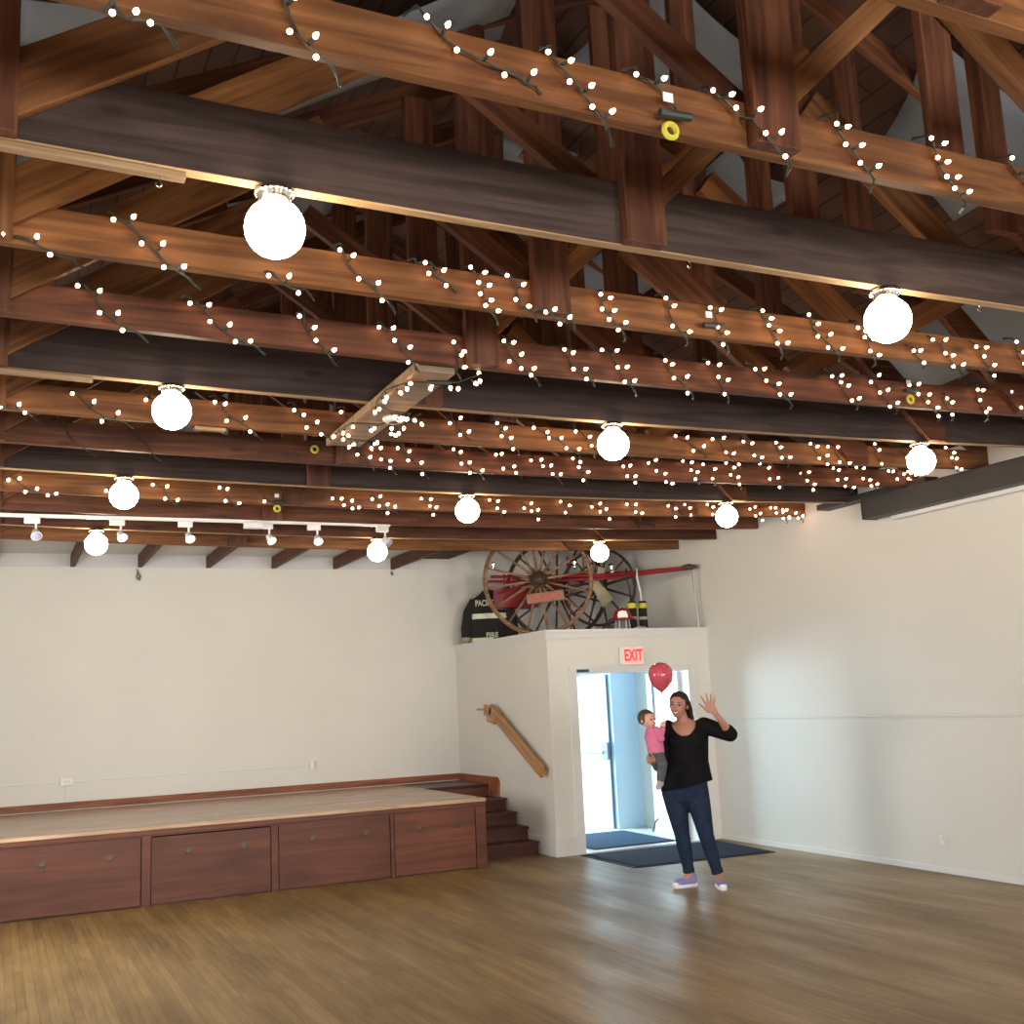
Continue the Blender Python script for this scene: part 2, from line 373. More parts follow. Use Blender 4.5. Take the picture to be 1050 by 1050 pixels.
box(bm, XL, 0.15, YF-0.2, YF, 0, 5.9); box(bm, 1.85, 4.35, YF-0.2, YF, 0, 5.9); box(bm, 6.05, XW, YF-0.2, YF, 0, 5.9)
for a in (0.15, 4.35):
    box(bm, a, a+1.7, YF-0.2, YF, 0, 0.9); box(bm, a, a+1.7, YF-0.2, YF, 2.3, 5.9)
struct('wall_front', bm, 'wall')
for i, a in enumerate((0.15, 4.35)):
    bm = bmesh.new()
    for q in ((a, a+0.06, 0.9, 2.3), (a+1.64, a+1.7, 0.9, 2.3), (a, a+1.7, 0.9, 0.96), (a, a+1.7, 2.24, 2.3), (a+0.82, a+0.88, 0.96, 2.24)):
        box(bm, q[0], q[1], YF-0.12, YF-0.04, q[2], q[3])
    struct('window_%d' % (i+1), bm, 'trim_w')
# roof: two plank slopes meeting over X = 3.1
bm = bmesh.new(); xr = 3.087; zr = 3.62+0.5*(XW-xr)
for (xa, za, xb, zb) in ((XL-0.25, 3.60, xr, zr), (xr, zr, XW+0.25, 3.60)):
    v = [bm.verts.new((x, y, z)) for y in (YF-0.2, YB+0.2) for (x, z) in ((xa, za), (xb, zb), (xb, zb+0.12), (xa, za+0.12))]
    for f in ((0, 1, 2, 3), (7, 6, 5, 4), (0, 4, 5, 1), (1, 5, 6, 2), (2, 6, 7, 3), (3, 7, 4, 0)): bm.faces.new([v[k] for k in f])
struct('ceiling', bm, 'deck')
# grey lid over the joists at the stage end, with the plank opening at its right end
struct('trim_1', B(XL, 4.93, BY['L']+0.1, YB, 3.50, 3.53), 'pale_grey')
struct('trim_2', B(XL, 4.93, YB-0.02, YB, 3.352, 3.50), 'pale_grey')  # band a little greyer than the wall below it

# entry enclosure
DX0, DX1, DZ = 5.715, 7.175, 1.90
bm = bmesh.new()
box(bm, XC, DX0, YC, YC+0.14, 0, 2.34); box(bm, DX1, XW, YC, YC+0.14, 0, 2.34); box(bm, DX0, DX1, YC, YC+0.14, DZ, 2.34)
struct('wall_entry', bm, 'wall')
struct('wall_stair', B(XC, XC+0.12, YC+0.14, YB, 0, 2.34), 'wall')
struct('ceiling_entry', B(XC+0.12, XW, YC+0.14, YB, 2.27, 2.345), 'entry_w')
bm = bmesh.new(); box(bm, XC-0.015, XW, YC-0.02, YC+0.14, 2.345, 2.372); box(bm, XC-0.015, XC+0.12, YC+0.14, YB, 2.345, 2.372)
box(bm, XC-0.012, XW, YC-0.012, YC, 2.285, 2.345); box(bm, XC-0.012, XC, YC, YB, 2.285, 2.345)
struct('trim_3', bm, 'trim_w')
struct('wall_vestibule', B(7.10, XW, 12.32, YB, 0, 2.27), 'entry_w')
struct('floor_entry', B(XC+0.12, XW, YC+0.02, YB, 0.0, 0.006), 'concrete')
# door casing of the entry
bm = bmesh.new()
box(bm, DX0-0.085, DX0+0.012, YC-0.02, YC+0.15, 0, DZ+0.06, bev=0.004); box(bm, DX1-0.012, DX1+0.085, YC-0.02, YC+0.15, 0, DZ+0.06, bev=0.004); box(bm, DX0+0.012, DX1-0.012, YC-0.02, YC+0.15, DZ-0.012, DZ+0.06, bev=0.004)
struct('trim_4', bm, 'trim_w')
# skirtings
struct('baseboard_entry', B(XC-0.016, DX0-0.085, YC-0.016, YC, 0, 0.185, bev=0.003), 'trim_w')
struct('baseboard_stair', B(XC-0.016, XC, YC, 11.6, 0, 0.185, bev=0.003), 'trim_w')
struct('baseboard_right', B(XW-0.012, XW, YF, YC-0.02, 0, 0.05, bev=0.002), 'trim_w')
# red-brown curb that runs along the stage end
bm = bmesh.new(); box(bm, XL, XC, YB-0.035, YB, 0.69, 0.765, bev=0.004)
struct('baseboard_back', bm, 'red_trim')
bm = bmesh.new(); prof = [(12.07, 0.55), (12.05, 0.70), (12.07, 0.74), (12.12, 0.762), (YB-0.035, 0.765), (YB-0.035, 0.55)]
va = [bm.verts.new((XC-0.03, y, z)) for y, z in prof]; vb = [bm.verts.new((XC-0.001, y, z)) for y, z in prof]
bm.faces.new(va); bm.faces.new(vb[::-1])
for k in range(len(prof)): bm.faces.new((va[k], va[(k+1) % 6], vb[(k+1) % 6], vb[k]))
struct('baseboard_stage', bm, 'red_trim')
# chair-rail step on the right wall
bm = bmesh.new(); box(bm, XW-0.018, XW, YF, YC-0.02, 1.325, 1.352, bev=0.003)
struct('trim_5', bm, 'wall_r')

# ------------------------------------------------------------------ the doors of the entry
def door_leaf(name, hinge, free, h, mat, label):
    hx, hy = hinge; fx, fy = free; ang = math.atan2(fy-hy, fx-hx); L = math.hypot(fx-hx, fy-hy)
    t = bpy.data.objects.new(name, None); C.objects.link(t); t.location = (hx, hy, 0.01); t.rotation_euler = (0, 0, ang)
    t['kind'] = 'structure'; t['label'] = label
    return t, L
t, L = door_leaf('door_1', (6.76, 13.22), (7.08, 12.40), 1.95, 'trim_w', 'white outer door standing open into the entry, with a panic bar')
obj('door_panel', B(0, L, -0.022, 0.022, 0.0, 1.90, bev=0.003), 'trim_w', t)
obj('edge_strip', B(L, L+0.012, -0.022, 0.022, 0.0, 1.90), 'steel', t)
pb = obj('panic_bar', T([(0.06, -0.075, 0.93), (L-0.05, -0.075, 0.93)], 0.016, 10), 'steel', t)
obj('latch_case', B(L-0.10, L+0.02, -0.07, -0.02, 0.84, 1.06, bev=0.01), 'steel', t)
obj('hinge_case', B(0.02, 0.08, -0.07, -0.02, 0.88, 0.98, bev=0.01), 'steel', t)
t, L = door_leaf('door_2', (7.15, YC+0.17), (7.28, 11.72), 1.9, 'trim_w', 'white hall door swung back into the entry, with a square window')
bm = bmesh.new(); h = 1.87
for q in ((0, 0.14, 0, h), (L-0.14, L, 0, h), (0.14, L-0.14, 0, 1.30), (0.14, L-0.14, 1.80, h)): box(bm, q[0], q[1], -0.02, 0.02, q[2], q[3])
obj('door_panel', bm, 'trim_w', t)
bm = bmesh.new()
for q in ((0.13, 0.16, 1.29, 1.81), (L-0.16, L-0.13, 1.29, 1.81), (0.16, L-0.16, 1.29, 1.32), (0.16, L-0.16, 1.78, 1.81)): box(bm, q[0], q[1], -0.03, 0.03, q[2], q[3])
obj('window_frame', bm, 'steel', t)
obj('window_pane', B(0.16, L-0.16, -0.004, 0.004, 1.32, 1.78), 'acrylic', t)
obj('door_stop', T([(L-0.12, 0.03, 0.16), (L-0.12, 0.07, 0.12), (L-0.10, 0.10, 0.01)], 0.01, 8), 'brass', t)
t = tag(obj('notice_sticker', B(5.725, 5.875, YC-0.026, YC-0.0205, 1.905, 1.935), 'sticker'), 'small dark navy sticker on the top left corner of the door casing', 'sticker')

# mats
def mat_obj(name, pts, z, mat, label):
    bm = bmesh.new(); cx = sum(p[0] for p in pts)/4; cy = sum(p[1] for p in pts)/4
    ins = [(p[0]+(cx-p[0])*0.05, p[1]+(cy-p[1])*0.05) for p in pts]
    lo = [bm.verts.new((x, y, z)) for x, y in pts]; hi = [bm.verts.new((x, y, z+0.006)) for x, y in pts]
    for k in range(4): bm.faces.new((lo[k], lo[(k+1) % 4], hi[(k+1) % 4], hi[k]))
    bm.faces.new(hi); bm.faces.new(lo[::-1])
    t = thing('floor_mat', label, 'mat')
    obj('rubber_border', bm, 'rubber', t)
    bm = bmesh.new(); a = [bm.verts.new((x, y, z+0.006)) for x, y in ins]; b_ = [bm.verts.new((x, y, z+0.012)) for x, y in ins]
    for k in range(4): bm.faces.new((a[k], a[(k+1) % 4], b_[(k+1) % 4], b_[k]))
    bm.faces.new(b_); bm.faces.new(a[::-1])
    obj('pile', bm, mat, t)
mat_obj('floor_mat', [(5.60, 9.47), (7.22, 9.40), (7.32, 10.55), (5.62, 10.60)], 0.001, 'mat', 'dark blue-grey entrance mat on the oak floor behind the woman')
mat_obj('floor_mat', [(5.93, 10.83), (6.98, 10.83), (7.04, 12.10), (5.80, 12.20)], 0.007, 'mat2', 'lighter slate-blue mat inside the entry beyond the doorway')

# ------------------------------------------------------------------ roof trusses
NAMES = {'Z': 'nearest truss, cut off by the top right of the picture', 'A': 'tan truss wound with fairy lights, nearest across the top',
 'B': 'dark weathered truss carrying the two nearest globes', 'C': 'tan truss with fairy lights just behind the two nearest globes',
 'D': 'red-brown truss with fairy lights, touched by the tip of the hanging board', 'E': 'dark weathered truss carrying the second row of globes',
 'F': 'tan truss with fairy lights over the middle of the hanging board', 'G': 'red-brown truss with fairy lights at the far tip of the hanging board',
 'H': 'dark brown truss carrying the third row of globes', 'I': 'tan truss with the farthest row of fairy lights',
 'J': 'bare brown truss with the white spotlight track under it', 'K': 'brown truss carrying the farthest row of globes',
 'L': 'short-looking last truss, closest to the stage wall'}
def chord(b, Y, hgt, thick, mat, parent, dark=False, x0=XL+0.01, x1=XW-0.005):
    bm = bmesh.new(); n = 16; rings = []
    for i in range(n+1):
        x = x0+(x1-x0)*i/n; z = sag(x)
        # the inner face of the board and its small eased lower edge
        rings.append([bm.verts.new(p) for p in ((x, -0.0, z+0.004), (x, 0.004, z), (x, thick-0.004, z), (x, thick, z+0.004), (x, thick, z+hgt), (x, 0, z+hgt))])
    for a, c in zip(rings, rings[1:]):
        for k in range(6):
            f = bm.faces.new((a[k], a[(k+1) % 6], c[(k+1) % 6], c[k]))
            if k < 3 and dark: f.material_index = 1     # unstained sawn underside
    bm.faces.new(rings[0]); bm.faces.new(rings[-1])
    o = obj('bottom_chord', bm, mat, parent); o.data.materials.append(M_['edge']); return o
ztop = lambda X: 3.56 + 0.5*min(X-XL, XW-X)
TH = 0.05
for bname in 'ZABCDEFGHIJKL':
    Y = BY[bname]; dark = bname in 'BEHK'
    cm = 'dark_beam' if bname in 'BEH' else ('fir' if bname in 'ZACFIL' else 'fir_red')
    if bname == 'K': cm = 'fir_red'
    wm = 'fir_red' if bname in 'BDEGHJK' else 'fir'
    t = thing('roof_truss', NAMES[bname], 'roof truss', (0, Y, 0), 0, 'trusses across the hall')
    hgt = 0.255 if dark else 0.155
    chord(bname, Y, hgt, TH, cm, t, dark)
    # rafters
    plank('rafter', (XL, 0.025, 3.50), (3.087, 0.025, ztop(3.087)-0.07), 0.13, 0.045, 'fir_red', t)
    plank('rafter', (XW-0.01, 0.025, 3.50), (3.087, 0.025, ztop(3.087)-0.07), 0.13, 0.045, 'fir_red', t)
    yf = -0.026   # web members nailed on the near face of the chord
    plank('left_post', (-0.085, yf, sag(0)), (-0.085, yf, ztop(-0.085)-0.12), 0.19, 0.05, wm, t)
    kz = sag(2.17)
    plank('king_post', (2.17, yf, kz), (2.17, yf, ztop(2.17)-0.12), 0.175, 0.05, 'fir_red', t)
    yb = TH+0.026
    plank('diagonal_brace', (-0.10, yf+0.004, 3.425), (1.40, yf+0.004, 4.41), 0.185, 0.038, 'fir', t)
    plank('diagonal_brace', (2.16, yf+0.004, 3.42), (3.06, yf+0.004, 4.28), 0.085, 0.038, 'fir', t)
    ybr = yb if dark or bname in 'ACDI' else yf+0.004
    plank('diagonal_brace', (2.15, ybr, 3.45), (1.30, ybr, 4.02), 0.10, 0.038, 'fir_red', t)
    if bname in 'CDGIL':
        plank('cross_brace', (3.13, yb, 3.42), (2.16, yb, 4.16), 0.19, 0.045, 'fir_red', t)
    plank('diagonal_brace', (4.04, yb, 3.42), (3.12, yb, 4.12), 0.15, 0.045, 'fir', t)
    plank('diagonal_brace', (4.20, yb, 3.44), (5.45, yb, 4.06), 0.12, 0.045, 'fir', t)
    plank('web_post', (4.10, yf+0.0 if bname in 'BE' else yb, 3.66 if not dark else 3.62), (4.10, yf if bname in 'BE' else yb, ztop(4.1)-0.12), 0.16, 0.045, 'fir_red', t)
    plank('web_post', (3.087, yb+0.05, 3.5), (3.087, yb+0.05, ztop(3.087)-0.16), 0.15, 0.04, 'fir_red', t)
    # sloping web with its plumb-cut foot, right side
    zs = sag(6.04)
    bm = bmesh.new(); pr = [(5.955, zs+0.002), (6.115, zs+0.002), (6.115, zs+0.14), (5.22, zs+0.94), (5.10, zs+0.84)]
    a = [bm.verts.new((x, -0.05, z)) for x, z in pr]; c = [bm.verts.new((x, -0.002, z)) for x, z in pr]
    bm.faces.new(a[::-1]); bm.faces.new(c)
    for k in range(5): bm.faces.new((a[k], a[(k+1) % 5], c[(k+1) % 5], c[k]))
    obj('diagonal_brace', bm, 'fir_red', t)
    if bname in 'BEF':
        xa, xb = {'B': (-0.6, 0.50), 'E': (-0.6, 0.40), 'F': (1.02, 1.20)}[bname]
        plank('nailing_strip', (xa, 0.03, sag(xa)-0.012), (xb, 0.03, sag(xb)-0.012), 0.022, 0.04, 'edge', t)

# joists between the last truss and the stage wall
ORD = ['leftmost', 'second from the left', 'third from the left', 'fourth from the left', 'fifth from the left', 'sixth from the left']
for i, x in enumerate((0.734, 1.459, 2.231, 3.008, 3.776, 4.529)):
    o = obj('ceiling_joist', B(x, x+0.05, BY['L']+0.06, YB-0.001, 3.352, 3.49, bev=0.003), 'fir_red')
    tag(o, 'short brown joist on top of the stage wall, %s of the six' % ORD[i], 'joist', 'joists at the head of the stage wall')
for k, x in enumerate((-0.1,)):
    o = obj('ceiling_joist', B(x, x+0.05, BY['L']+0.06, YB-0.001, 3.352, 3.49, bev=0.003), 'fir_red')
    tag(o, 'short brown joist above the stage at the very left edge of the picture', 'joist', 'joists at the head of the stage wall')
# dark plank opening right of the joists
o = obj('plank_soffit', B(4.94, XC-0.05, BY['L']+0.1, YB, 3.50, 3.54), 'deck'); tag(o, 'dark plank soffit above the corner of the stage wall, left of the big wheel', 'soffit')

# grey canvas sails under the roof
def canvas(pts, label):
    """pts: X, Y corners; hangs a hand's breadth under the roof slope, sagging in the middle"""
    bm = bmesh.new(); n = 8; P = [Vector((x, y, 3.62+0.5*min(x-XL, XW-x)-0.17)) for x, y in pts]; g = []
    for i in range(n+1):
        row = []
        for j in range(n+1):
            u, v = i/n, j/n
            # edges drawn in between the corners
            cu = u + 0.10*math.sin(PI*v)*(0.5-u)*2*0.5; cv = v + 0.10*math.sin(PI*u)*(0.5-v)*2*0.5
            p = (P[0]*(1-cu)+P[1]*cu)*(1-cv) + (P[3]*(1-cu)+P[2]*cu)*cv
            p.z -= 0.05*math.sin(PI*u)*math.sin(PI*v); row.append(bm.verts.new(p))
        g.append(row)
    for i in range(n):
        for j in range(n): bm.faces.new((g[i][j], g[i+1][j], g[i+1][j+1], g[i][j+1]))
    t = thing('canvas_sail', label, 'fabric panel', tuple(P[0]), 0, 'grey canvas sails under the roof')
    bmesh.ops.translate(bm, verts=bm.verts[:], vec=-P[0])
    o = obj('canvas', bm, 'fabric', t, smooth=True); so = o.modifiers.new('thickness', 'SOLIDIFY'); so.thickness = 0.006
    for p in P:
        q = p-P[0]; obj('hook', T([q, q+Vector((0, 0, 0.07)), q+Vector((0.02, 0, 0.13))], 0.005, 6), 'steel', t)
canvas([(1.15, 4.75), (2.45, 4.3), (2.5, 5.15), (1.25, 5.35)], 'grey canvas sail behind the nearest tan beam, upper left of centre')
canvas([(3.15, 4.5), (4.05, 4.6), (4.0, 5.5), (3.15, 5.75)], 'grey canvas sail right of the nearest upright post at the top of the picture')
canvas([(4.35, 3.8), (5.45, 3.7), (5.4, 4.7), (4.75, 4.65)], 'grey canvas sail at the top right, above the right-hand near globe')
canvas([(4.2, 5.3), (4.7, 5.2), (4.7, 7.7), (4.2, 7.9)], 'long grey canvas sail seen between beams right of the centre post')
canvas([(1.2, 6.4), (2.05, 6.5), (2.1, 7.3), (1.2, 7.2)], 'grey canvas sail seen around the upper left near globe')
canvas([(0.0, 3.8), (0.42, 3.85), (0.42, 5.5), (0.0, 5.5)], 'dark grey canvas sail in the upper left corner behind the post')
canvas([(5.9, 4.6), (6.6, 4.6), (6.6, 6.3), (5.9, 6.3)], 'grey canvas sail at the far right beside the right-hand near globe')
canvas([(3.15, 6.3), (3.6, 6.25), (3.6, 7.6), (3.15, 7.7)], 'small grey canvas sail glimpsed above the second dark beam')

# ------------------------------------------------------------------ globe lamps
def globe_lamp(x, b, label):
    z = sag(x); t = thing('globe_lamp', label, 'ceiling lamp', (x, BY[b]+TH/2, z), 0, 'opal globe lamps under the dark trusses')
    bm = bmesh.new(); lathe(bm, [(0.058, 0.0), (0.062, -0.010), (0.060, -0.022), (0.052, -0.028), (0.052, -0.045), (0.0, -0.045)], 28)
    for k in range(22):
        a = 2*PI*k/22; ball(bm, (0.061*math.cos(a), 0.061*math.sin(a), -0.016), 0.0065, seg=6)
    obj('fitter_collar', bm, 'chrome', t, smooth=True)
    obj('glass_globe', ball(bmesh.new(), (0, 0, -0.136), 0.098, seg=32), 'globe', t, smooth=True)
cols = (0.783, 3.400, 5.930)
GL = {('B', 0): 'large lit globe lamp at the upper left, nearest of the left row', ('B', 1): 'large lit globe lamp at the upper right, nearest of all on that side',
 ('E', 0): 'lit globe lamp at the left edge, second of the left row', ('E', 1): 'lit globe lamp right of the hanging board, on the second dark beam', ('E', 2): 'lit globe lamp close to the dark screen case on the right wall',
 ('H', 0): 'lit globe lamp just above the spotlight track, third of the left row', ('H', 1): 'lit globe lamp above the left part of the fire-cart wheel, third of the middle row', ('H', 2): 'lit globe lamp at the far right, above the entry corner',
 ('K', 0): 'lit globe lamp below the spotlight track at the left, farthest of the left row', ('K', 1): 'lit globe lamp below the right end of the spotlight track', ('K', 2): 'lit globe lamp beside the fire-cart wheel, above the helmet'}
for (b, i), lab in GL.items(): globe_lamp(cols[i], b, lab)
globe_lamp(cols[2], 'B', 'lit globe lamp outside the right edge of the picture')

# ------------------------------------------------------------------ strings of fairy lights
STRANDS = {
 'A': [(0.2, 3.306, 0.316, 3.277, 3),(0.592, 3.458, 0.733, 3.267, 5),(0.977, 3.487, 1.336, 3.328, 6),(1.396, 3.48, 1.573, 3.252, 6),(1.678, 3.476, 1.813, 3.37, 3),(1.955, 3.472, 2.185, 3.245, 7),(2.434, 3.468, 2.568, 3.262, 6),(2.837, 3.466, 2.984, 3.252, 8),(3.231, 3.46, 3.334, 3.346, 3)],
 'C': [(-0.032, 3.363, 0.213, 3.296, 3),(0.342, 3.501, 0.63, 3.269, 6),(0.918, 3.33, 1.073, 3.268, 3),(1.21, 3.483, 1.42, 3.254, 5),(1.537, 3.467, 1.62, 3.456, 1),(1.602, 3.454, 1.705, 3.353, 3),(1.8, 3.474, 1.9, 3.258, 8),(1.975, 3.467, 2.06, 3.275, 4),(2.084, 3.291, 2.25, 3.244, 4),(2.422, 3.431, 2.529, 3.242, 7),(2.768, 3.459, 2.869, 3.255, 4),(3.018, 3.44, 3.117, 3.241, 5),(3.337, 3.465, 3.436, 3.242, 6),(3.608, 3.465, 3.786, 3.26, 6),(3.938, 3.457, 4.029, 3.257, 6),(4.261, 3.358, 4.372, 3.278, 3),(4.436, 3.435, 4.637, 3.246, 6),(4.741, 3.433, 4.876, 3.249, 5),(5.047, 3.476, 5.127, 3.302, 3)],
 'D': [(0.275, 3.503, 0.521, 3.289, 5),(0.728, 3.492, 1.044, 3.277, 6),(1.256, 3.471, 1.393, 3.255, 4),(1.657, 3.476, 1.821, 3.273, 5),(2.048, 3.415, 2.046, 3.246, 4),(2.292, 3.455, 2.474, 3.243, 7),(2.628, 3.442, 2.804, 3.265, 5),(2.895, 3.465, 3.072, 3.244, 6),(3.25, 3.463, 3.429, 3.245, 5),(3.575, 3.465, 3.684, 3.248, 5),(3.869, 3.466, 4.116, 3.252, 6),(4.423, 3.469, 4.622, 3.278, 6),(4.718, 3.472, 4.929, 3.27, 6),(5.039, 3.476, 5.278, 3.255, 7),(5.324, 3.393, 5.385, 3.257, 3),(5.615, 3.48, 5.684, 3.273, 5),(5.897, 3.491, 6.043, 3.317, 4)],
 'F': [(-0.021, 3.367, 0.148, 3.296, 3),(0.335, 3.451, 0.629, 3.278, 4),(0.733, 3.492, 0.798, 3.429, 1),(1.12, 3.483, 1.372, 3.261, 5),(1.587, 3.477, 1.815, 3.27, 5),(1.906, 3.473, 2.04, 3.271, 3),(2.624, 3.467, 2.755, 3.326, 4),(2.951, 3.465, 3.09, 3.26, 5),(3.224, 3.465, 3.562, 3.272, 6),(3.544, 3.465, 3.716, 3.301, 3),(4.343, 3.469, 4.607, 3.322, 4),(4.673, 3.472, 4.911, 3.258, 5),(4.959, 3.474, 5.09, 3.281, 4),(5.244, 3.461, 5.343, 3.287, 4),(5.561, 3.485, 5.765, 3.292, 5),(5.743, 3.488, 5.937, 3.285, 4),(6.202, 3.498, 6.278, 3.326, 3),(6.488, 3.448, 6.677, 3.321, 3),(6.986, 3.519, 7.096, 3.297, 6)],
 'G': [(0.311, 3.502, 0.486, 3.28, 0),(0.716, 3.492, 0.898, 3.284, 0),(2.214, 3.409, 2.338, 3.29, 2),(2.364, 3.468, 2.495, 3.263, 5),(2.544, 3.464, 2.743, 3.246, 5),(2.939, 3.465, 3.168, 3.251, 6),(3.279, 3.455, 3.477, 3.273, 5),(3.583, 3.449, 3.827, 3.251, 6),(3.957, 3.466, 4.053, 3.253, 5),(4.366, 3.406, 4.505, 3.249, 5),(4.604, 3.471, 4.821, 3.249, 6),(4.955, 3.475, 5.086, 3.306, 5),(5.156, 3.462, 5.237, 3.304, 3),(5.35, 3.481, 5.485, 3.274, 5),(5.676, 3.487, 5.915, 3.292, 5),(6.108, 3.46, 6.275, 3.281, 5),(6.447, 3.476, 6.661, 3.288, 6),(6.721, 3.507, 6.938, 3.308, 6),(7.054, 3.506, 7.327, 3.412, 5),(7.3, 3.484, 7.42, 3.41, 5)],
 'I': [(0.021, 3.444, 0.42, 3.274, 6),(0.707, 3.407, 0.779, 3.334, 1),(1.078, 3.446, 1.256, 3.257, 4),(1.579, 3.436, 1.709, 3.25, 4),(1.865, 3.424, 2.046, 3.269, 1),(2.496, 3.392, 2.737, 3.251, 6),(2.835, 3.388, 3.047, 3.252, 6),(3.301, 3.422, 3.429, 3.24, 5),(3.946, 3.421, 4.052, 3.248, 4),(4.252, 3.387, 4.44, 3.25, 5),(4.67, 3.429, 4.71, 3.267, 3),(4.954, 3.412, 5.164, 3.28, 5),(5.356, 3.445, 5.482, 3.271, 4),(5.801, 3.441, 5.9, 3.302, 3),(5.98, 3.448, 6.056, 3.297, 3),(6.23, 3.456, 6.398, 3.287, 5),(6.728, 3.425, 6.919, 3.302, 5),(7.009, 3.464, 7.211, 3.3, 6),(7.128, 3.438, 7.408, 3.307, 6)],
}
SL = {'A': 'string of lit fairy lights wound round the nearest tan beam across the top', 'C': 'string of lit fairy lights on the tan beam just behind the near globes',
 'D': 'string of lit fairy lights on the red-brown beam at the near tip of the board', 'F': 'string of lit fairy lights on the tan beam over the middle of the board',
 'G': 'string of lit fairy lights on the red-brown beam at the board\'s far tip', 'I': 'farthest string of lit fairy lights, on the tan beam above the spotlight track'}
BULBMESH = {}
def bulb_mesh(r):
    if r not in BULBMESH:
        bm = bmesh.new(); lathe(bm, [(0.004, -0.022), (0.0055, -0.002), (r*0.45, 0.0005), (r*0.95, r*0.6), (r, r*1.2), (r*0.75, r*1.9), (r*0.15, r*2.6)], 8)
        me = bpy.data.meshes.new('bulb'); bmesh.ops.recalc_face_normals(bm, faces=bm.faces[:]); bm.to_mesh(me); bm.free()
        for p in me.polygons: p.use_smooth = True
        me.materials.append(M_['bulb']); me.materials.append(M_['wire'])
        for p in me.polygons:
            if p.center.z < 0: p.material_index = 1
        BULBMESH[r] = me
    return BULBMESH[r]
def add_bulb(t, p, d, r):
    o = bpy.data.objects.new('bulb', bulb_mesh(r)); C.objects.link(o); o.parent = t; o.location = p
    o.rotation_euler = Vector(d).to_track_quat('Z', 'Y').to_euler()
for b, rows in STRANDS.items():
    t = thing('fairy_light_string', SL[b], 'string lights', (0, BY[b], 0), 0, 'fairy light strings wound round the beams')
    r = {'A': 0.0078, 'C': 0.009, 'D': 0.0098, 'F': 0.0105, 'G': 0.011, 'I': 0.012}[b]  # bulbs oversized, far ones most, so their shape carries the bloom
    for (x0, z0, x1, z1, n) in rows:
        a = Vector((x0, -0.012, z0)); c = Vector((x1, -0.012, z1)); d = c-a; L = d.length; s = Vector((-d.z, 0, d.x)).normalized()
        pts = [a+Vector((-0.01, 0.05, 0.012))]; m = max(6, int(L/0.03))
        ph = random.random()*6
        def at(u):
            p = a+d*u; p = p + s*(0.012*math.sin(u*7+ph)+0.10*L*math.sin(PI*u)*-0.45); p.y += -0.006-0.006*math.sin(u*11+ph)
            if 2.05 < p.x < 2.29: p.y -= 0.050
            return p
        pts += [at(k/m) for k in range(m+1)]
        tail = at(1.0)+Vector((0.02, 0.02, -0.012)); pts += [tail, tail+Vector((0.03, 0.05, 0.0))]
        wbm = bmesh.new(); tube(wbm, pts, 0.0032 if b == 'A' else 0.0042, 5)
        if b in 'ACD': tube(wbm, [p+Vector((0.007*math.sin(k*1.7), -0.004*math.cos(k*2.1), 0.006*math.cos(k*1.7))) for k, p in enumerate(pts)], 0.0028, 5)
        obj('wire', wbm, 'wire', t)
        for k in range(n):
            u = (k+0.15+0.5*random.random())/n if n > 1 else 0.5
            p = at(u); side = s*(0.022 if k % 2 else -0.022)*random.uniform(0.5, 1.2); dr = (side + Vector((0, -0.018, random.uniform(-0.012, 0.006))))
            q = p+dr
            add_bulb(t, q, dr, r)
    for (bb, x, z) in (('A', 1.77, 3.27), ('G', 1.93, 3.38), ('I', 2.03, 3.25), ('D', 5.02, 3.33), ('C', 3.0, 3.27)):
        if bb == b:
            obj('plug', T([(x-0.03, -0.035, z+0.055), (x+0.08, -0.035, z+0.06)], 0.013, 8), 'wire', t)
            if bb != 'C':
                bm = bmesh.new(); torus(bm, (x, -0.04, z), 0.022, 0.009, 'y', 16, 6); obj('warning_tag', bm, 'yellow', t, label='yellow tag on the plug')
            obj('paper_tag', B(x-0.02, x+0.015, -0.045, -0.043, z+0.09, z+0.12), 'white_plastic', t, label='white paper tag on the plug')

# ------------------------------------------------------------------ hanging board with smoke detector and its lights
bz = 3.262
bt = thing('hanging_board', 'weathered grey-brown board fixed under the beams at the centre of the ceiling', 'board', (1.96, 4.95, bz))
bm = bmesh.new(); box(bm, -0.10, 0.10, 0, 1.62, 0, 0.035, bev=0.003)
M_['board'] = wood('weathered_board', (0.15, 0.11, 0.075), (0.22, 0.165, 0.115), (0.29, 0.225, 0.16), grain=0.4)
o = obj('plank', bm, 'board', bt)
o = obj('edge_lath', B(-0.125, -0.10, -0.02, 1.60, -0.01, 0.035, bev=0.002), 'edge', bt)
for y in (0.05, 1.54):
    obj('bracket', B(-0.02, 0.02, y, y+0.03, 0.035, 0.042), 'steel', bt)
st = thing('smoke_detector', 'round white smoke detector under the hanging board', 'smoke detector', (2.03, 5.82, bz-0.001))
bm = bmesh.new(); lathe(bm, [(0.062, 0.0), (0.065, -0.008), (0.062, -0.02), (0.045, -0.03), (0.0, -0.032)], 28); obj('body', bm, 'white_plastic', st, smooth=True)
bm = bmesh.new(); lathe(bm, [(0.028, -0.030), (0.028, -0.037), (0.0, -0.038)], 20); obj('vent', bm, 'black_metal', st, smooth=True)
t = thing('fairy_light_string', 'string of lit fairy lights tangled along the hanging board', 'string lights', (1.96, 4.95, bz), 0, 'fairy light strings wound round the beams')
wbm = bmesh.new()
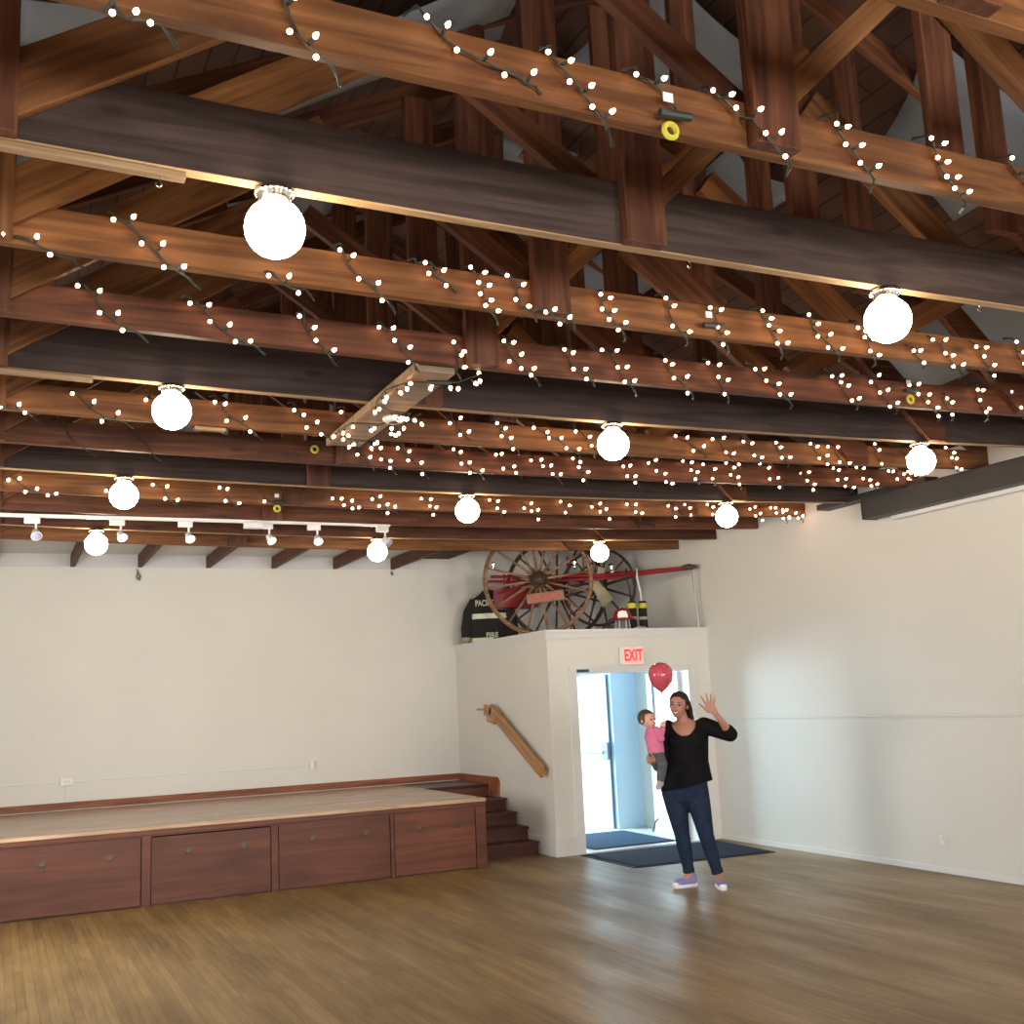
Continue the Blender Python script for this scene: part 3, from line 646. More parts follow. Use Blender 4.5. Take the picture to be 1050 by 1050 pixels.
path = [(0.30, -0.05, 0.30), (0.27, -0.04, 0.12), (0.22, -0.03, 0.0), (0.14, 0.06, -0.02), (0.02, 0.08, -0.025), (-0.10, 0.12, -0.02), (-0.15, 0.35, 0.0), (-0.14, 0.55, -0.02), (-0.02, 0.66, -0.025), (0.11, 0.70, -0.02), (0.14, 0.85, 0.0),
        (0.02, 0.95, -0.025), (-0.14, 1.02, -0.01), (-0.15, 1.25, 0.0), (-0.05, 1.34, -0.025), (0.06, 1.36, -0.025), (0.13, 1.20, 0.0), (0.15, 1.0, 0.0), (0.2, 0.75, 0.0)]
P = [Vector(p) for p in path]; tube(wbm, P, 0.0042, 5); tot = 40
for k in range(tot):
    u = (k+0.5)/tot*(len(P)-1); i = int(u); p = P[i].lerp(P[min(i+1, len(P)-1)], u-i)
    dr = Vector((random.uniform(-0.03, 0.03), random.uniform(-0.02, 0.02), random.uniform(-0.04, -0.01))); add_bulb(t, p+dr, dr, 0.010)
obj('wire', wbm, 'wire', t)
obj('plug', T([(-0.03, 0.06, -0.035), (0.09, 0.04, -0.035)], 0.014, 8), 'wire', t)

# little hooks left in the underside of the second truss
for x, lab in ((0.42, 'small wire clip hanging under the dark beam left of the upper left globe'), (2.40, 'tiny screw hook under the dark beam just right of its upright post'), (3.95, 'tiny screw hook under the dark beam right of the upper right globe')):
    z = sag(x)-(0.024 if x < 0.5 else 0.0); pts = [(0, 0, 0), (0, 0, -0.014), (0.008, 0, -0.028), (0.0, 0, -0.040), (-0.010, 0, -0.034), (-0.010, 0, -0.024)]
    o = obj('screw_hook', T(pts, 0.0022, 6), 'chrome', smooth=True, loc=(x, BY['B']+0.02, z)); tag(o, lab, 'hook')

# ------------------------------------------------------------------ spotlight track
tz = sag(1.5)-0.03; ty = BY['J']+0.02
t = thing('track_rail', 'long white spotlight track fixed under the bare brown truss', 'track light rail', (0, ty, tz))
obj('rail', B(XL+0.1, 3.27, -0.018, 0.018, 0.0, 0.028, bev=0.003), 'white_plastic', t)
obj('feed_box', B(1.93, 2.09, -0.05, 0.02, -0.05, 0.0, bev=0.006), 'white_plastic', t, label='square white feed box')
SP = [(0.24, 0, 'leftmost white spotlight on the track, lamp unlit'), (0.89, 1, 'white spotlight second from the left on the track, next to a globe'), (1.44, 1, 'white spotlight third from the left on the track'),
      (2.13, 1, 'white spotlight fourth on the track, beside the square feed box'), (2.56, 1, 'white spotlight fifth on the track, between feed box and end'), (3.20, 0, 'last white spotlight at the right end of the track, above a globe')]
for x, on, lab in SP:
    t = thing('track_spotlight', lab, 'spotlight', (x, ty, tz), random.uniform(-0.4, 0.4), 'white spotlights on the track')
    obj('adapter', B(-0.065, 0.055, -0.02, 0.02, -0.05, 0.0, bev=0.006), 'white_plastic', t)
    obj('stem', T([(0.025, 0, -0.05), (0.025, 0, -0.12)], 0.009, 8), 'white_plastic', t)
    q = Quaternion((1, 0, 0), 0.75) @ Quaternion((0, 1, 0), 0.3)
    def L_(pr, mat, nm):
        bm = bmesh.new(); lathe(bm, pr, 18); bmesh.ops.rotate(bm, verts=bm.verts[:], cent=(0, 0, 0), matrix=q.inverted().to_matrix()); bmesh.ops.translate(bm, verts=bm.verts[:], vec=(0.025, -0.01, -0.13)); obj(nm, bm, mat, t, smooth=True)
    L_([(0.012, 0.035), (0.024, 0.028), (0.030, 0.0), (0.042, -0.035), (0.044, -0.045), (0.038, -0.045), (0.0, -0.03)], 'white_plastic', 'head')
    L_([(0.037, -0.044), (0.03, -0.05), (0.0, -0.053)], 'spot_on' if on else 'spot_off', 'lamp_face')

# ------------------------------------------------------------------ projector screen case and its backing shelf
t = thing('projector_screen', 'long dark projector screen case mounted high on the right wall', 'projector screen', (XW, 7.73, 3.14))
obj('case', B(-0.22, -0.05, -3.6, 0.0, 0.0, 0.20, bev=0.012), 'black_metal', t)
obj('screen_roll', B(-0.075, -0.035, -3.4, -0.2, -0.035, 0.004, bev=0.004), 'white_plastic', t, label='white lower edge of the rolled screen')
obj('end_cap', B(-0.225, -0.045, 0.0, 0.012, -0.003, 0.203, bev=0.004), 'black_metal', t)
for y in (-0.3, -3.2): obj('wall_bracket', B(-0.06, -0.002, y, y+0.05, 0.05, 0.17), 'black_metal', t)
t = tag(obj('mounting_rail', B(XW-0.16, XW-0.001, 7.0, 8.42, 3.345, 3.40, bev=0.004), 'black_metal'), 'dark rail on the right wall just behind the projector screen case', 'rail')

# ------------------------------------------------------------------ small things on walls
t = thing('wall_outlet', 'white wall outlet low on the right wall', 'outlet', (XW, 7.41, 0.28))
obj('cover_plate', B(-0.008, -0.0005, -0.05, 0.05, -0.065, 0.065, bev=0.003), 'wall_r', t)
for z in (-0.025, 0.025): obj('socket', B(-0.011, -0.008, -0.018, 0.018, z-0.015, z+0.015, bev=0.002), 'white_plastic', t)
t = thing('wall_conduit', 'thin white surface conduit running along the stage wall with two boxes', 'conduit', (0, YB, 0.985))
obj('raceway', B(XL+0.02, 3.45, -0.014, -0.001, -0.008, 0.008, bev=0.002), 'trim_w', t)
obj('drop_raceway', B(0.735, 0.755, -0.016, -0.001, -0.215, -0.02, bev=0.002), 'trim_w', t)
o = obj('socket_box', B(0.68, 0.815, -0.045, -0.001, -0.04, 0.045, bev=0.006), 'white_plastic', t); obj('socket', B(0.715, 0.78, -0.048, -0.045, -0.018, 0.018), 'trim_w', o)
obj('end_box', B(3.44, 3.50, -0.045, -0.001, -0.05, 0.055, bev=0.006), 'white_plastic', t)
for x, lab, s in ((1.45, 'scrap of green ribbon hanging at the top of the stage wall, below a joist', 1.0), (4.53, 'tiny scrap of ribbon at the top of the stage wall, below the sixth joist', 0.4)):
    bm = bmesh.new(); tube(bm, [(0, 0, 0), (0.012, -0.006, -0.05*s), (-0.004, -0.01, -0.09*s), (0.02, -0.006, -0.13*s)], [0.006, 0.013, 0.010, 0.014], 6)
    tube(bm, [(0.004, 0, -0.03*s), (0.035*s, -0.012, -0.08*s), (0.03*s, -0.004, -0.14*s)], [0.005, 0.010, 0.007], 6)
    o = obj('ribbon_scrap', bm, 'green', loc=(x, YB-0.03, 3.335)); tag(o, lab, 'ribbon')

# ------------------------------------------------------------------ EXIT sign
t = thing('exit_sign', 'lit EXIT sign with red letters above the doorway', 'exit sign', (6.43, YC-0.012, 2.065))
obj('housing', B(-0.155, 0.145, -0.035, 0.0, -0.10, 0.105, bev=0.006), 'white_plastic', t)
obj('face', B(-0.12, 0.13, -0.040, -0.035, -0.085, 0.09, bev=0.002), 'exit_face', t)
text_obj('exit_letters', 'EXIT', 0.175, 'exit_red', t, loc=(0.005, -0.0415, 0.002), depth=0.001, sx=0.66, bold=0.004)

# ------------------------------------------------------------------ handrail
t = thing('handrail', 'varnished wooden handrail sloping down the white wall above the stairs', 'handrail', (5.30, 12.2, 1.5))
top = Vector((0.0, -0.15, 0.055)); bot = Vector((0.0, -1.46, -0.63))
d = (bot-top)
def rail_pl(name, p0, p1, wide, thick, bev):
    p0, p1 = Vector(p0), Vector(p1); x = (p1-p0).normalized(); y = Vector((1, 0, 0)); z = x.cross(y).normalized()
    o = obj(name, B(0, (p1-p0).length, -thick/2, thick/2, -wide/2, wide/2, bev=bev), 'rail_wood', t)
    m = Matrix((x, y, z)).transposed().to_4x4(); m.translation = p0; o.matrix_local = m; return o
rail_pl('rail_board', top, bot, 0.135, 0.04, 0.018)
rail_pl('upper_return', (0.0, 0.02, 0.045), (0.0, -0.22, 0.02), 0.13, 0.04, 0.018)
rail_pl('upper_block', (0.045, 0.05, -0.02), (0.045, -0.19, -0.06), 0.15, 0.04, 0.02)
obj('peg', T([(0.02, 0.0, 0.045), (0.02, 0.28, 0.05)], 0.014, 8), 'rail_wood', t)
rail_pl('rail_backing', top+Vector((0.045, 0.03, -0.03)), bot+Vector((0.045, 0.03, -0.01)), 0.06, 0.05, 0.01)
for u in (0.12, 0.9):
    p = top.lerp(bot, u); obj('wall_bracket', B(0.0, 0.085, p.y-0.02, p.y+0.02, p.z-0.02, p.z+0.02, bev=0.004), 'rail_wood', t)

# ------------------------------------------------------------------ stage and steps
SX = 4.545; SY = 10.55; SZ = 0.68; YL = 12.33
t = thing('stage', 'low wooden stage with reddish-brown plywood front panels along the left', 'stage', (0, SY, 0))
obj('platform', B(XL+0.01, SX-0.03, 0.03, YB-SY-0.005, 0.0, SZ-0.04), 'stair_wood', t)
obj('platform_top', B(XL+0.01, SX, -0.015, YB-SY-0.037, SZ-0.035, SZ, bev=0.006), 'stage_top', t)
obj('edge_board', B(XL+0.01, SX-0.005, -0.012, 0.02, SZ-0.075, SZ-0.036, bev=0.004), 'plywood', t)
obj('landing_top', B(SX+0.001, XC-0.032, YL-SY, YB-SY-0.037, SZ-0.035, SZ, bev=0.004), 'stair_wood', t)
obj('landing_riser', B(SX-0.02, XC-0.031, YL-SY+0.01, YL-SY+0.05, 0.0, SZ-0.036), 'plywood', t)
fr = bmesh.new(); XP = [(-0.95, -0.06), (0.06, 1.22), (1.30, 2.37), (2.435, 3.53), (3.565, 4.43)]
edges = [XL+0.01] + [v for p in XP for v in p] + [SX-0.005]
for k in range(0, len(edges), 2): box(fr, edges[k], edges[k+1], -0.002, 0.03, 0.0, SZ-0.076, bev=0.003)
box(fr, XL+0.01, SX-0.005, 0.004, 0.03, SZ-0.10, SZ-0.076)
obj('front_frame', fr, 'plywood', t)
obj('end_board', B(SX-0.03, SX-0.006, 0.03, YL-SY, 0.0, SZ-0.036), 'plywood', t)
for k, (a, c) in enumerate(XP):
    off = (-0.006, -0.016, 0.004, 0.008, 0.006)[k]
    p = obj('front_panel', B(a+0.006, c-0.006, off, 0.028, 0.012, SZ-0.085, bev=0.004), 'plywood', t)
    for s in (0.30, 0.77):
        x = a+(c-a)*s; bm = bmesh.new()
        lathe(bm, [(0.0, 0), (0.032, 0.0), (0.032, 0.003), (0.0, 0.003)], 20)
        bmesh.ops.rotate(bm, verts=bm.verts[:], cent=(0, 0, 0), matrix=Matrix.Rotation(PI/2, 3, 'X')); bmesh.ops.scale(bm, verts=bm.verts[:], vec=(1.25, 1, 0.7)); bmesh.ops.translate(bm, verts=bm.verts[:], vec=(x, off-0.001, 0.45))
        torus(bm, (x, off-0.010, 0.438), 0.026, 0.004, 'y', 24, 6)
        box(bm, x-0.028, x+0.028, off-0.012, off-0.001, 0.452, 0.460)
        obj('ring_pull', bm, 'brass', p)
t = thing('stage_stairs', 'four dark red-brown steps up to the stage beside the white wall', 'stairs', (0, 0, 0))
ys = [11.03, 11.28, 11.56, 11.83, YL]; hs = [0.136, 0.272, 0.408, 0.544]
for k in range(4):
    o = obj('step', B(SX+0.002, XC-0.035, ys[k]+0.012, YL-0.002 if k == 3 else ys[k+1]+0.03, hs[k]-0.136 if k else 0.0, hs[k]-0.026), 'stair_wood', t)
    obj('tread', B(SX+0.002, XC-0.028, ys[k]-0.012, min(ys[k+1]+0.012, YL-0.001), hs[k]-0.026, hs[k], bev=0.004), 'stair_wood', t)
obj('stringer', B(SX+0.01, XC-0.04, 11.3, YL-0.003, 0.0, 0.12), 'stair_wood', t)
# wall-side skirt board that steps down with the stairs

# ------------------------------------------------------------------ on top of the entry: the old hose cart
DK = 2.346
t = thing('hose_cart', 'antique fire hose cart with big spoked wooden wheels on top of the entry', 'hose cart', (5.94, 11.9, DK))
def wheel(c, R, mat, nsp, yawz, nm_lab, rim=0.022):
    cv = Vector(c); bm = bmesh.new(); torus(bm, (0, 0, 0), R-rim, rim, 'y', 64, 8, rz=0.03)
    rimo = obj('wheel', bm, mat, t, smooth=True, loc=c, rot=(0, 0, yawz), label=nm_lab)
    bm = bmesh.new(); lathe(bm, [(0.0, -0.12), (0.045, -0.12), (0.055, -0.09), (0.095, -0.06), (0.10, 0.06), (0.055, 0.09), (0.045, 0.12), (0.0, 0.12)], 20)
    bmesh.ops.rotate(bm, verts=bm.verts[:], cent=(0, 0, 0), matrix=Matrix.Rotation(PI/2, 3, 'X')); obj('hub', bm, 'dark_wheel', rimo, smooth=True)
    bm = bmesh.new(); torus(bm, (0, 0, 0), R+0.002, 0.006, 'y', 64, 6, rz=0.026); obj('iron_tyre', bm, 'black_metal' if mat == 'dark_wheel' else 'wheel_wood', rimo, smooth=True)
    for k in range(nsp):
        a = 2*PI*(k+0.35)/nsp; d = Vector((math.cos(a), 0, math.sin(a))); off = Vector((0, 0.02 if k % 2 else -0.02, 0))
        obj('spoke', T([d*0.09+off, d*0.3+off*0.6, d*(R-0.03)], [0.019, 0.015, 0.013], 8), mat, rimo, smooth=True)
    return rimo
R = 0.69
w1 = wheel((0, 0, R+0.03), R-0.02, 'wheel_wood', 16, -0.30, 'front wheel in pale worn wood')
w2 = wheel((0.62, 0.72, 0.66+0.02), 0.66, 'dark_wheel', 14, -0.30, 'rear wheel in near-black wood')
w3 = wheel((1.06, 0.40, 0.68), 0.50, 'dark_wheel', 12, -0.9, 'small dark hose-reel wheel', rim=0.014)
obj('axle', T([(0, 0, R+0.03), (0.62, 0.72, 0.69)], 0.03, 10), 'red_paint', t)
for dz, y0_ in ((0.0, 0.20), (-0.05, 0.28)):   # the two red shafts that meet at the tip
    obj('tow_shaft', T([(-0.50, y0_+0.10, R+0.10+dz), (0.1, y0_, R+0.09+dz), (0.8, -0.3, R+0.06+dz*0.8), (1.44, -1.19, 0.735+dz*0.2)], 0.018, 8), 'red_paint', t)
obj('shaft_tip', T([(1.36, -1.10, 0.735), (1.40, -1.16, 0.745), (1.46, -1.23, 0.735)], [0.03, 0.034, 0.018], 10), 'brass', t)
obj('shaft_prop', T([(1.435, -1.17, 0.73), (1.44, -1.21, 0.004)], 0.009, 8), 'steel', t)
obj('hose_box', B(-0.33, 0.16, 0.34, 0.62, 0.42, 0.66, bev=0.01), 'red_paint', t)
for x in (-0.3, -0.18): obj('box_strut', T([(x, 0.34, 0.66), (x-0.02, 0.28, 0.82)], 0.012, 8), 'red_paint', t)
obj('frame_rail', T([(-0.42, 0.30, 0.58), (0.12, 0.26, 0.74)], 0.014, 8), 'red_paint', t)
obj('frame_rail', T([(0.5, 0.1, 0.78), (1.35, 0.05, 0.82)], 0.03, 8), 'red_paint', t)
for x in (0.55, 0.78, 0.93): obj('frame_upright', T([(x, 0.25, 0.1 if x < 0.7 else 0.7), (x+0.02, 0.3, 1.05)], 0.012, 8), 'wheel_wood' if x > 0.7 else 'red_paint', t)
# lamps
for (x, z, s) in ((-0.60, 0.84, 0.7), (0.50, 0.86, 0.9), (1.02, 0.80, 1.0)):
    bm = bmesh.new(); lathe(bm, [(0.0, 0.0), (0.03, 0.0), (0.035, 0.03), (0.02, 0.06), (0.045, 0.09), (0.03, 0.12), (0.0, 0.125)], 16); bmesh.ops.scale(bm, verts=bm.verts[:], vec=(s, s, s))
    obj('lantern', bm, 'chrome', t, smooth=True, loc=(x, -0.02, z), label='polished lantern')
bm = bmesh.new(); tube(bm, [(0.72, 0.10, 0.86), (0.84, 0.06, 0.62), (0.97, 0.05, 0.44)], [0.05, 0.075, 0.11], 10); bmesh.ops.scale(bm, verts=bm.verts[:], vec=(1, 0.5, 1))
obj('canvas_bag', bm, 'canvas', t, smooth=True, label='beige canvas sling')
obj('canvas_flap', B(0.57, 0.67, -0.06, -0.03, 0.90, 1.06, bev=0.01), 'canvas', t, rot=(0, 0.25, 0), label='beige canvas flap')
# name board hung on the front wheel
o = obj('name_board', B(-0.235, 0.235, -0.012, 0.012, -0.065, 0.065, bev=0.02), 'sign_gold', t, loc=(0.035, -0.10, 0.50), rot=(0, -0.10, -0.28), label='tan name board lettered in red')
text_obj('board_letters', 'PACIFICA', 0.105, 'letter_red', o, loc=(0, -0.014, 0), depth=0.001, sx=0.86, bold=0.003)
# red rag at the foot of the wheel
o = obj('red_toolbox', B(-0.10, 0.10, -0.05, 0.05, 0, 0.11, bev=0.02), 'red_paint', loc=(6.00, 12.25, DK)); tag(o, 'small red box under the front wheel of the hose cart', 'box')

# turnout coat hung on a stand
t = thing('turnout_coat', 'black firefighter coat with pale reflective bands, left of the big wheel', 'coat', (5.72, 12.92, DK), -0.42)
bm = bmesh.new(); loft(bm, [((0, 0, 0.02), 0.30, 0.10), ((0, 0, 0.20), 0.285, 0.11), ((0, 0, 0.36), 0.25, 0.11), ((0.0, 0, 0.50), 0.235, 0.105), ((0, 0, 0.60), 0.20, 0.08), ((0, 0, 0.66), 0.11, 0.06), ((0, 0, 0.69), 0.09, 0.05)], 24)
for s in (-1, 1):
    tube(bm, [(s*0.17, 0, 0.57), (s*0.26, -0.01, 0.42), (s*0.30, -0.04, 0.22), (s*0.30, -0.08, 0.06)], [0.075, 0.075, 0.068, 0.062], 12)
tube(bm, [(-0.08, 0.0, 0.67), (0.0, -0.05, 0.685), (0.08, 0.0, 0.67)], 0.03, 8)
o = obj('coat_body', bm, 'black_cloth', t); fuse(o, 0.014, 3)
def band(z, h, rx, ry, mat='reflective', a0=-PI*0.98, a1=-PI*0.02, nm='reflective_band'):
    bm = bmesh.new(); n = 22; A = []; Bv = []
    for k in range(n+1):
        a = a0+(a1-a0)*k/n; c, s_ = math.cos(a), math.sin(a)
        A.append([bm.verts.new((c*rx, s_*ry, z+dz)) for dz in (0, h)]); Bv.append([bm.verts.new((c*(rx+0.006), s_*(ry+0.006), z+dz)) for dz in (0, h)])
    for k in range(n):
        for a_, b_ in ((Bv[k], Bv[k+1]), (A[k+1], A[k])): bm.faces.new((a_[0], b_[0], b_[1], a_[1]))
        bm.faces.new((A[k][1], Bv[k][1], Bv[k+1][1], A[k+1][1])); bm.faces.new((A[k][0], A[k+1][0], Bv[k+1][0], Bv[k][0]))
    return obj(nm, bm, mat, t, smooth=False)
band(0.335, 0.065, 0.262, 0.113)
band(0.045, 0.05, 0.302, 0.108, a1=-PI*0.45)
text_obj('coat_letters', 'PACIFICA', 0.105, 'letter_white', t, loc=(-0.02, -0.115, 0.53), depth=0.002, sx=0.68, bold=0.003)
text_obj('coat_letters', 'FIRE', 0.09, 'letter_white', t, loc=(0.03, -0.125, 0.12), depth=0.002, sx=0.95, bold=0.002)
for s in (-1, 1):
    bm = bmesh.new(); ball(bm, (s*0.30, -0.09, 0.02), 0.035, (1, 1, 1.2), 12); tube(bm, [(s*0.30, -0.085, 0.05), (s*0.30, -0.08, 0.10)], 0.066, 14)
    obj('glove_cuff', bm, 'canvas' if s < 0 else 'black_cloth', t, smooth=True)

# red helmet on a clear stand
t = thing('fire_helmet', 'red fire helmet with a white front shield on a small clear stand', 'helmet', (6.58, 11.05, DK), -0.5)
bm = bmesh.new(); lathe(bm, [(0.145, 0.155), (0.150, 0.165), (0.110, 0.185), (0.105, 0.215), (0.088, 0.255), (0.05, 0.285), (0.0, 0.292)], 28)
for v in bm.verts: v.co.y *= 1.15
obj('shell', bm, 'red_paint', t, smooth=True)
bm = bmesh.new()
for k in range(3): tube(bm, [(-0.005, -0.12+0.0*k, 0.18), (0.0, -0.06, 0.29), (0, 0.06, 0.29)], 0.009, 6)
obj('comb', bm, 'red_paint', t, smooth=True)
bm = bmesh.new(); pr = [(-0.055, 0.165), (0.055, 0.165), (0.06, 0.20), (0.045, 0.245), (0, 0.255), (-0.045, 0.245), (-0.06, 0.20)]
a = [bm.verts.new((x, -0.155+(z-0.165)*0.45, z)) for x, z in pr]; b_ = [bm.verts.new((x, -0.148+(z-0.165)*0.45, z)) for x, z in pr]
bm.faces.new(a[::-1]); bm.faces.new(b_)
for k in range(7): bm.faces.new((a[k], a[(k+1) % 7], b_[(k+1) % 7], b_[k]))
obj('front_shield', bm, 'white_plastic', t, label='white front shield')
bm = bmesh.new()
for k in range(6):
    a_ = PI/3*k; tube(bm, [(0.085*math.cos(a_), 0.085*math.sin(a_), 0), (0.075*math.cos(a_), 0.075*math.sin(a_), 0.17)], 0.006, 6)
torus(bm, (0, 0, 0.004), 0.085, 0.005, 'z', 24, 6)
obj('stand', bm, 'acrylic', t, smooth=True)

# two turnout boots / air bottles with yellow tops
for (x, lab) in ((6.81, 'black cylinder with yellow bands on the ledge, next to the helmet'), (6.955, 'black cylinder with yellow bands on the ledge, farther from the helmet')):
    t = thing('equipment_cylinder', lab, 'cylinder', (x, 11.2, DK), 0, 'black cylinders with yellow bands on the ledge')
    bm = bmesh.new(); lathe(bm, [(0.0, 0.0), (0.045, 0.0), (0.052, 0.02), (0.052, 0.36), (0.042, 0.385), (0.0, 0.39)], 20); obj('body', bm, 'black_cloth', t, smooth=True)
    for z0, z1, m in ((0.30, 0.36, 'yellow'), (0.165, 0.20, 'canvas'), (0.03, 0.06, 'canvas')):
        bm = bmesh.new(); lathe(bm, [(0.0535, z0), (0.055, z0+0.004), (0.055, z1-0.004), (0.0535, z1)], 20)
        obj('band', bm, m, t, smooth=True)
    bm = bmesh.new(); tube(bm, [(-0.01, 0, 0.385), (-0.015, 0.0, 0.50), (-0.035, 0.02, 0.66), (-0.02, 0.04, 0.78)], 0.011, 8); obj('air_hose', bm, 'white_plastic' if x > 6.9 else 'black_metal', t, smooth=True)
bm = bmesh.new(); pts = [(0.34*u-0.17, 0.02*math.sin(u*9), 0.03+0.02*math.sin(u*7)) for u in [k/12 for k in range(13)]]; tube(bm, pts, [0.012+0.022*math.sin(PI*k/12)*(1 if k % 2 else 0.7) for k in range(13)], 8)
o = obj('rag', bm, 'canvas', smooth=True, loc=(6.83, 10.95, DK)); tag(o, 'crumpled beige rag on the front of the ledge before the cylinders', 'rag')
bm = bmesh.new(); lathe(bm, [(0.0, 0), (0.14, 0), (0.15, 0.012), (0.10, 0.028), (0.0, 0.032)], 24); bmesh.ops.scale(bm, verts=bm.verts[:], vec=(1.1, 0.7, 1.6))
o = obj('flat_plaque', bm, 'black_metal', smooth=True, loc=(7.18, 11.05, DK)); tag(o, 'dark flat disc lying on the ledge near the right wall', 'disc')
bm = bmesh.new(); ball(bm, (0, 0, 0.05), 0.05, (1.5, 1, 1.0), 12); tube(bm, [(0.02, 0, 0.08), (0.03, 0, 0.16)], [0.02, 0.012], 8)
o = obj('iron_weight', bm, 'black_metal', smooth=True, loc=(6.34, 10.98, DK)); tag(o, 'small black iron piece on the ledge left of the helmet', 'iron piece')

# ------------------------------------------------------------------ people
TH_ = -0.5923
W = thing('person', 'woman in a black top and jeans, waving with one raised hand and holding a baby', 'person', (5.45, 8.1, 0), TH_)
BYy = 0.08
def limb(bm, pts, rs, n=14): tube(bm, pts, rs, n); [ball(bm, p, r*0.99, seg=12) for p, r in zip(pts, rs)]
def V(x, y, z): return Vector((x, y, z))
# body (skin)
bm = bmesh.new()
hc = V(-0.105, 0.03, 1.525)
hq = (Quaternion((0, 0, 1), -0.28) @ Quaternion((0, 1, 0), 0.10) @ Quaternion((1, 0, 0), 0.08)).to_matrix()
def H(x, y, z): return hc + hq @ V(x, y, z)
ball(bm, H(0, 0.015, 0.022), 0.082, (0.93, 1.12, 1.0), 24, hq)          # cranium
ball(bm, H(0, -0.018, -0.030), 0.068, (0.88, 0.98, 1.10), 20, hq)     # face
ball(bm, H(0, -0.046, -0.074), 0.028, (1.1, 0.9, 0.9), 14, hq)        # chin
for s in (-1, 1):
    ball(bm, H(s*0.036, -0.052, -0.028), 0.024, (1, 0.8, 0.9), 12, hq)   # cheeks
    ball(bm, H(s*0.079, 0.012, -0.012), 0.018, (0.45, 0.9, 1.4), 12, hq) # ears
tube(bm, [H(0, -0.080, 0.012), H(0, -0.092, -0.012), H(0, -0.100, -0.030)], [0.007, 0.009, 0.0125], 10)   # nose
ball(bm, H(0, -0.094, -0.031), 0.013, (1.25, 1, 0.8), 10, hq)
limb(bm, [V(-0.07, BYy-0.005, 1.34), V(-0.075, 0.065, 1.40), V(-0.09, 0.045, 1.46)], [0.066, 0.050, 0.048])
# trunk under the clothes
loft(bm, [((-0.09, BYy, 0.78), 0.16, 0.11), ((-0.09, BYy, 0.90), 0.17, 0.12), ((-0.075, BYy, 1.02), 0.135, 0.10), ((-0.06, BYy, 1.16), 0.15, 0.11), ((-0.055, BYy, 1.26), 0.165, 0.112), ((-0.05, BYy, 1.335), 0.155, 0.085), ((-0.055, BYy, 1.385), 0.08, 0.055)], 24)
shL = V(0.10, BYy, 1.345); elL = V(0.315, -0.02, 1.265); wrL = V(0.232, -0.145, 1.405)
shR = V(-0.205, BYy, 1.335); elR = V(-0.262, 0.05, 1.10); wrR = V(-0.315, -0.12, 1.075)
limb(bm, [shL, shL.lerp(elL, .5), elL], [0.058, 0.048, 0.040]); limb(bm, [elL, elL.lerp(wrL, .35), wrL], [0.039, 0.037, 0.025])
limb(bm, [shR, shR.lerp(elR, .5), elR], [0.058, 0.048, 0.040]); limb(bm, [elR, elR.lerp(wrR, .35), wrR], [0.039, 0.036, 0.026])
# waving hand, palm to the viewer
pc = V(0.158, -0.165, 1.505)
tube(bm, [wrL, wrL.lerp(pc, 0.35)], [0.024, 0.024], 12)
for off in (-0.024, -0.008, 0.008, 0.024): limb(bm, [wrL.lerp(pc, 0.45)+V(off*0.6, 0, 0.0), pc+V(off*1.15+0.004, 0, 0.014)], [0.0155, 0.0125], 10)
fb = [(-0.030, 0.020), (-0.008, 0.026), (0.014, 0.024), (0.034, 0.012)]
ft = [(-0.066, 0.094), (-0.024, 0.112), (0.016, 0.104), (0.050, 0.078)]
for (bx, bz_), (tx, tz_) in zip(fb, ft):
    p0 = pc+V(bx, 0, bz_); p2 = pc+V(tx, -0.012, tz_); p1 = p0.lerp(p2, 0.5)+V(0, -0.004, 0); limb(bm, [p0, p1, p2], [0.0105, 0.0095, 0.0078], 8)
limb(bm, [pc+V(-0.012, 0, -0.040), pc+V(-0.052, -0.006, -0.004), pc+V(-0.088, -0.012, 0.030)], [0.015, 0.0115, 0.0085], 8)
# hand under the baby
pr_ = V(-0.352, -0.155, 1.085)
ball(bm, pr_, 0.04, (1.0, 0.75, 0.62), 14); tube(bm, [wrR, pr_], [0.027, 0.030], 12)
for k in range(4):
    p0 = pr_+V(-0.018, -0.016, 0.018-0.016*k); p1 = p0+V(-0.022, -0.020, 0.012); p2 = p1+V(0.010, -0.018, 0.014); limb(bm, [p0, p1, p2], [0.0105, 0.0095, 0.008], 8)
limb(bm, [pr_+V(0.01, -0.02, 0.02), pr_+V(0.0, -0.045, 0.04), pr_+V(-0.01, -0.05, 0.055)], [0.012, 0.010, 0.0085], 8)
# legs
hipR = V(-0.195, BYy, 0.80); knR = V(-0.150, 0.085, 0.435); anR = V(-0.112, 0.115, 0.10)
hipL = V(-0.005, BYy, 0.80); knL = V(0.052, 0.02, 0.43); anL = V(0.130, 0.05, 0.10)
for a, b_, c in ((hipR, knR, anR), (hipL, knL, anL)):
    limb(bm, [a, a.lerp(b_, .5), b_, b_.lerp(c, .35), c], [0.09, 0.075, 0.052, 0.05, 0.033])
limb(bm, [anR, V(-0.17, 0.07, 0.045)], [0.034, 0.03]); limb(bm, [anL, V(0.148, -0.06, 0.045)], [0.034, 0.03])
body = obj('body', bm, 'skin', W); fuse(body, 0.0048, 3)
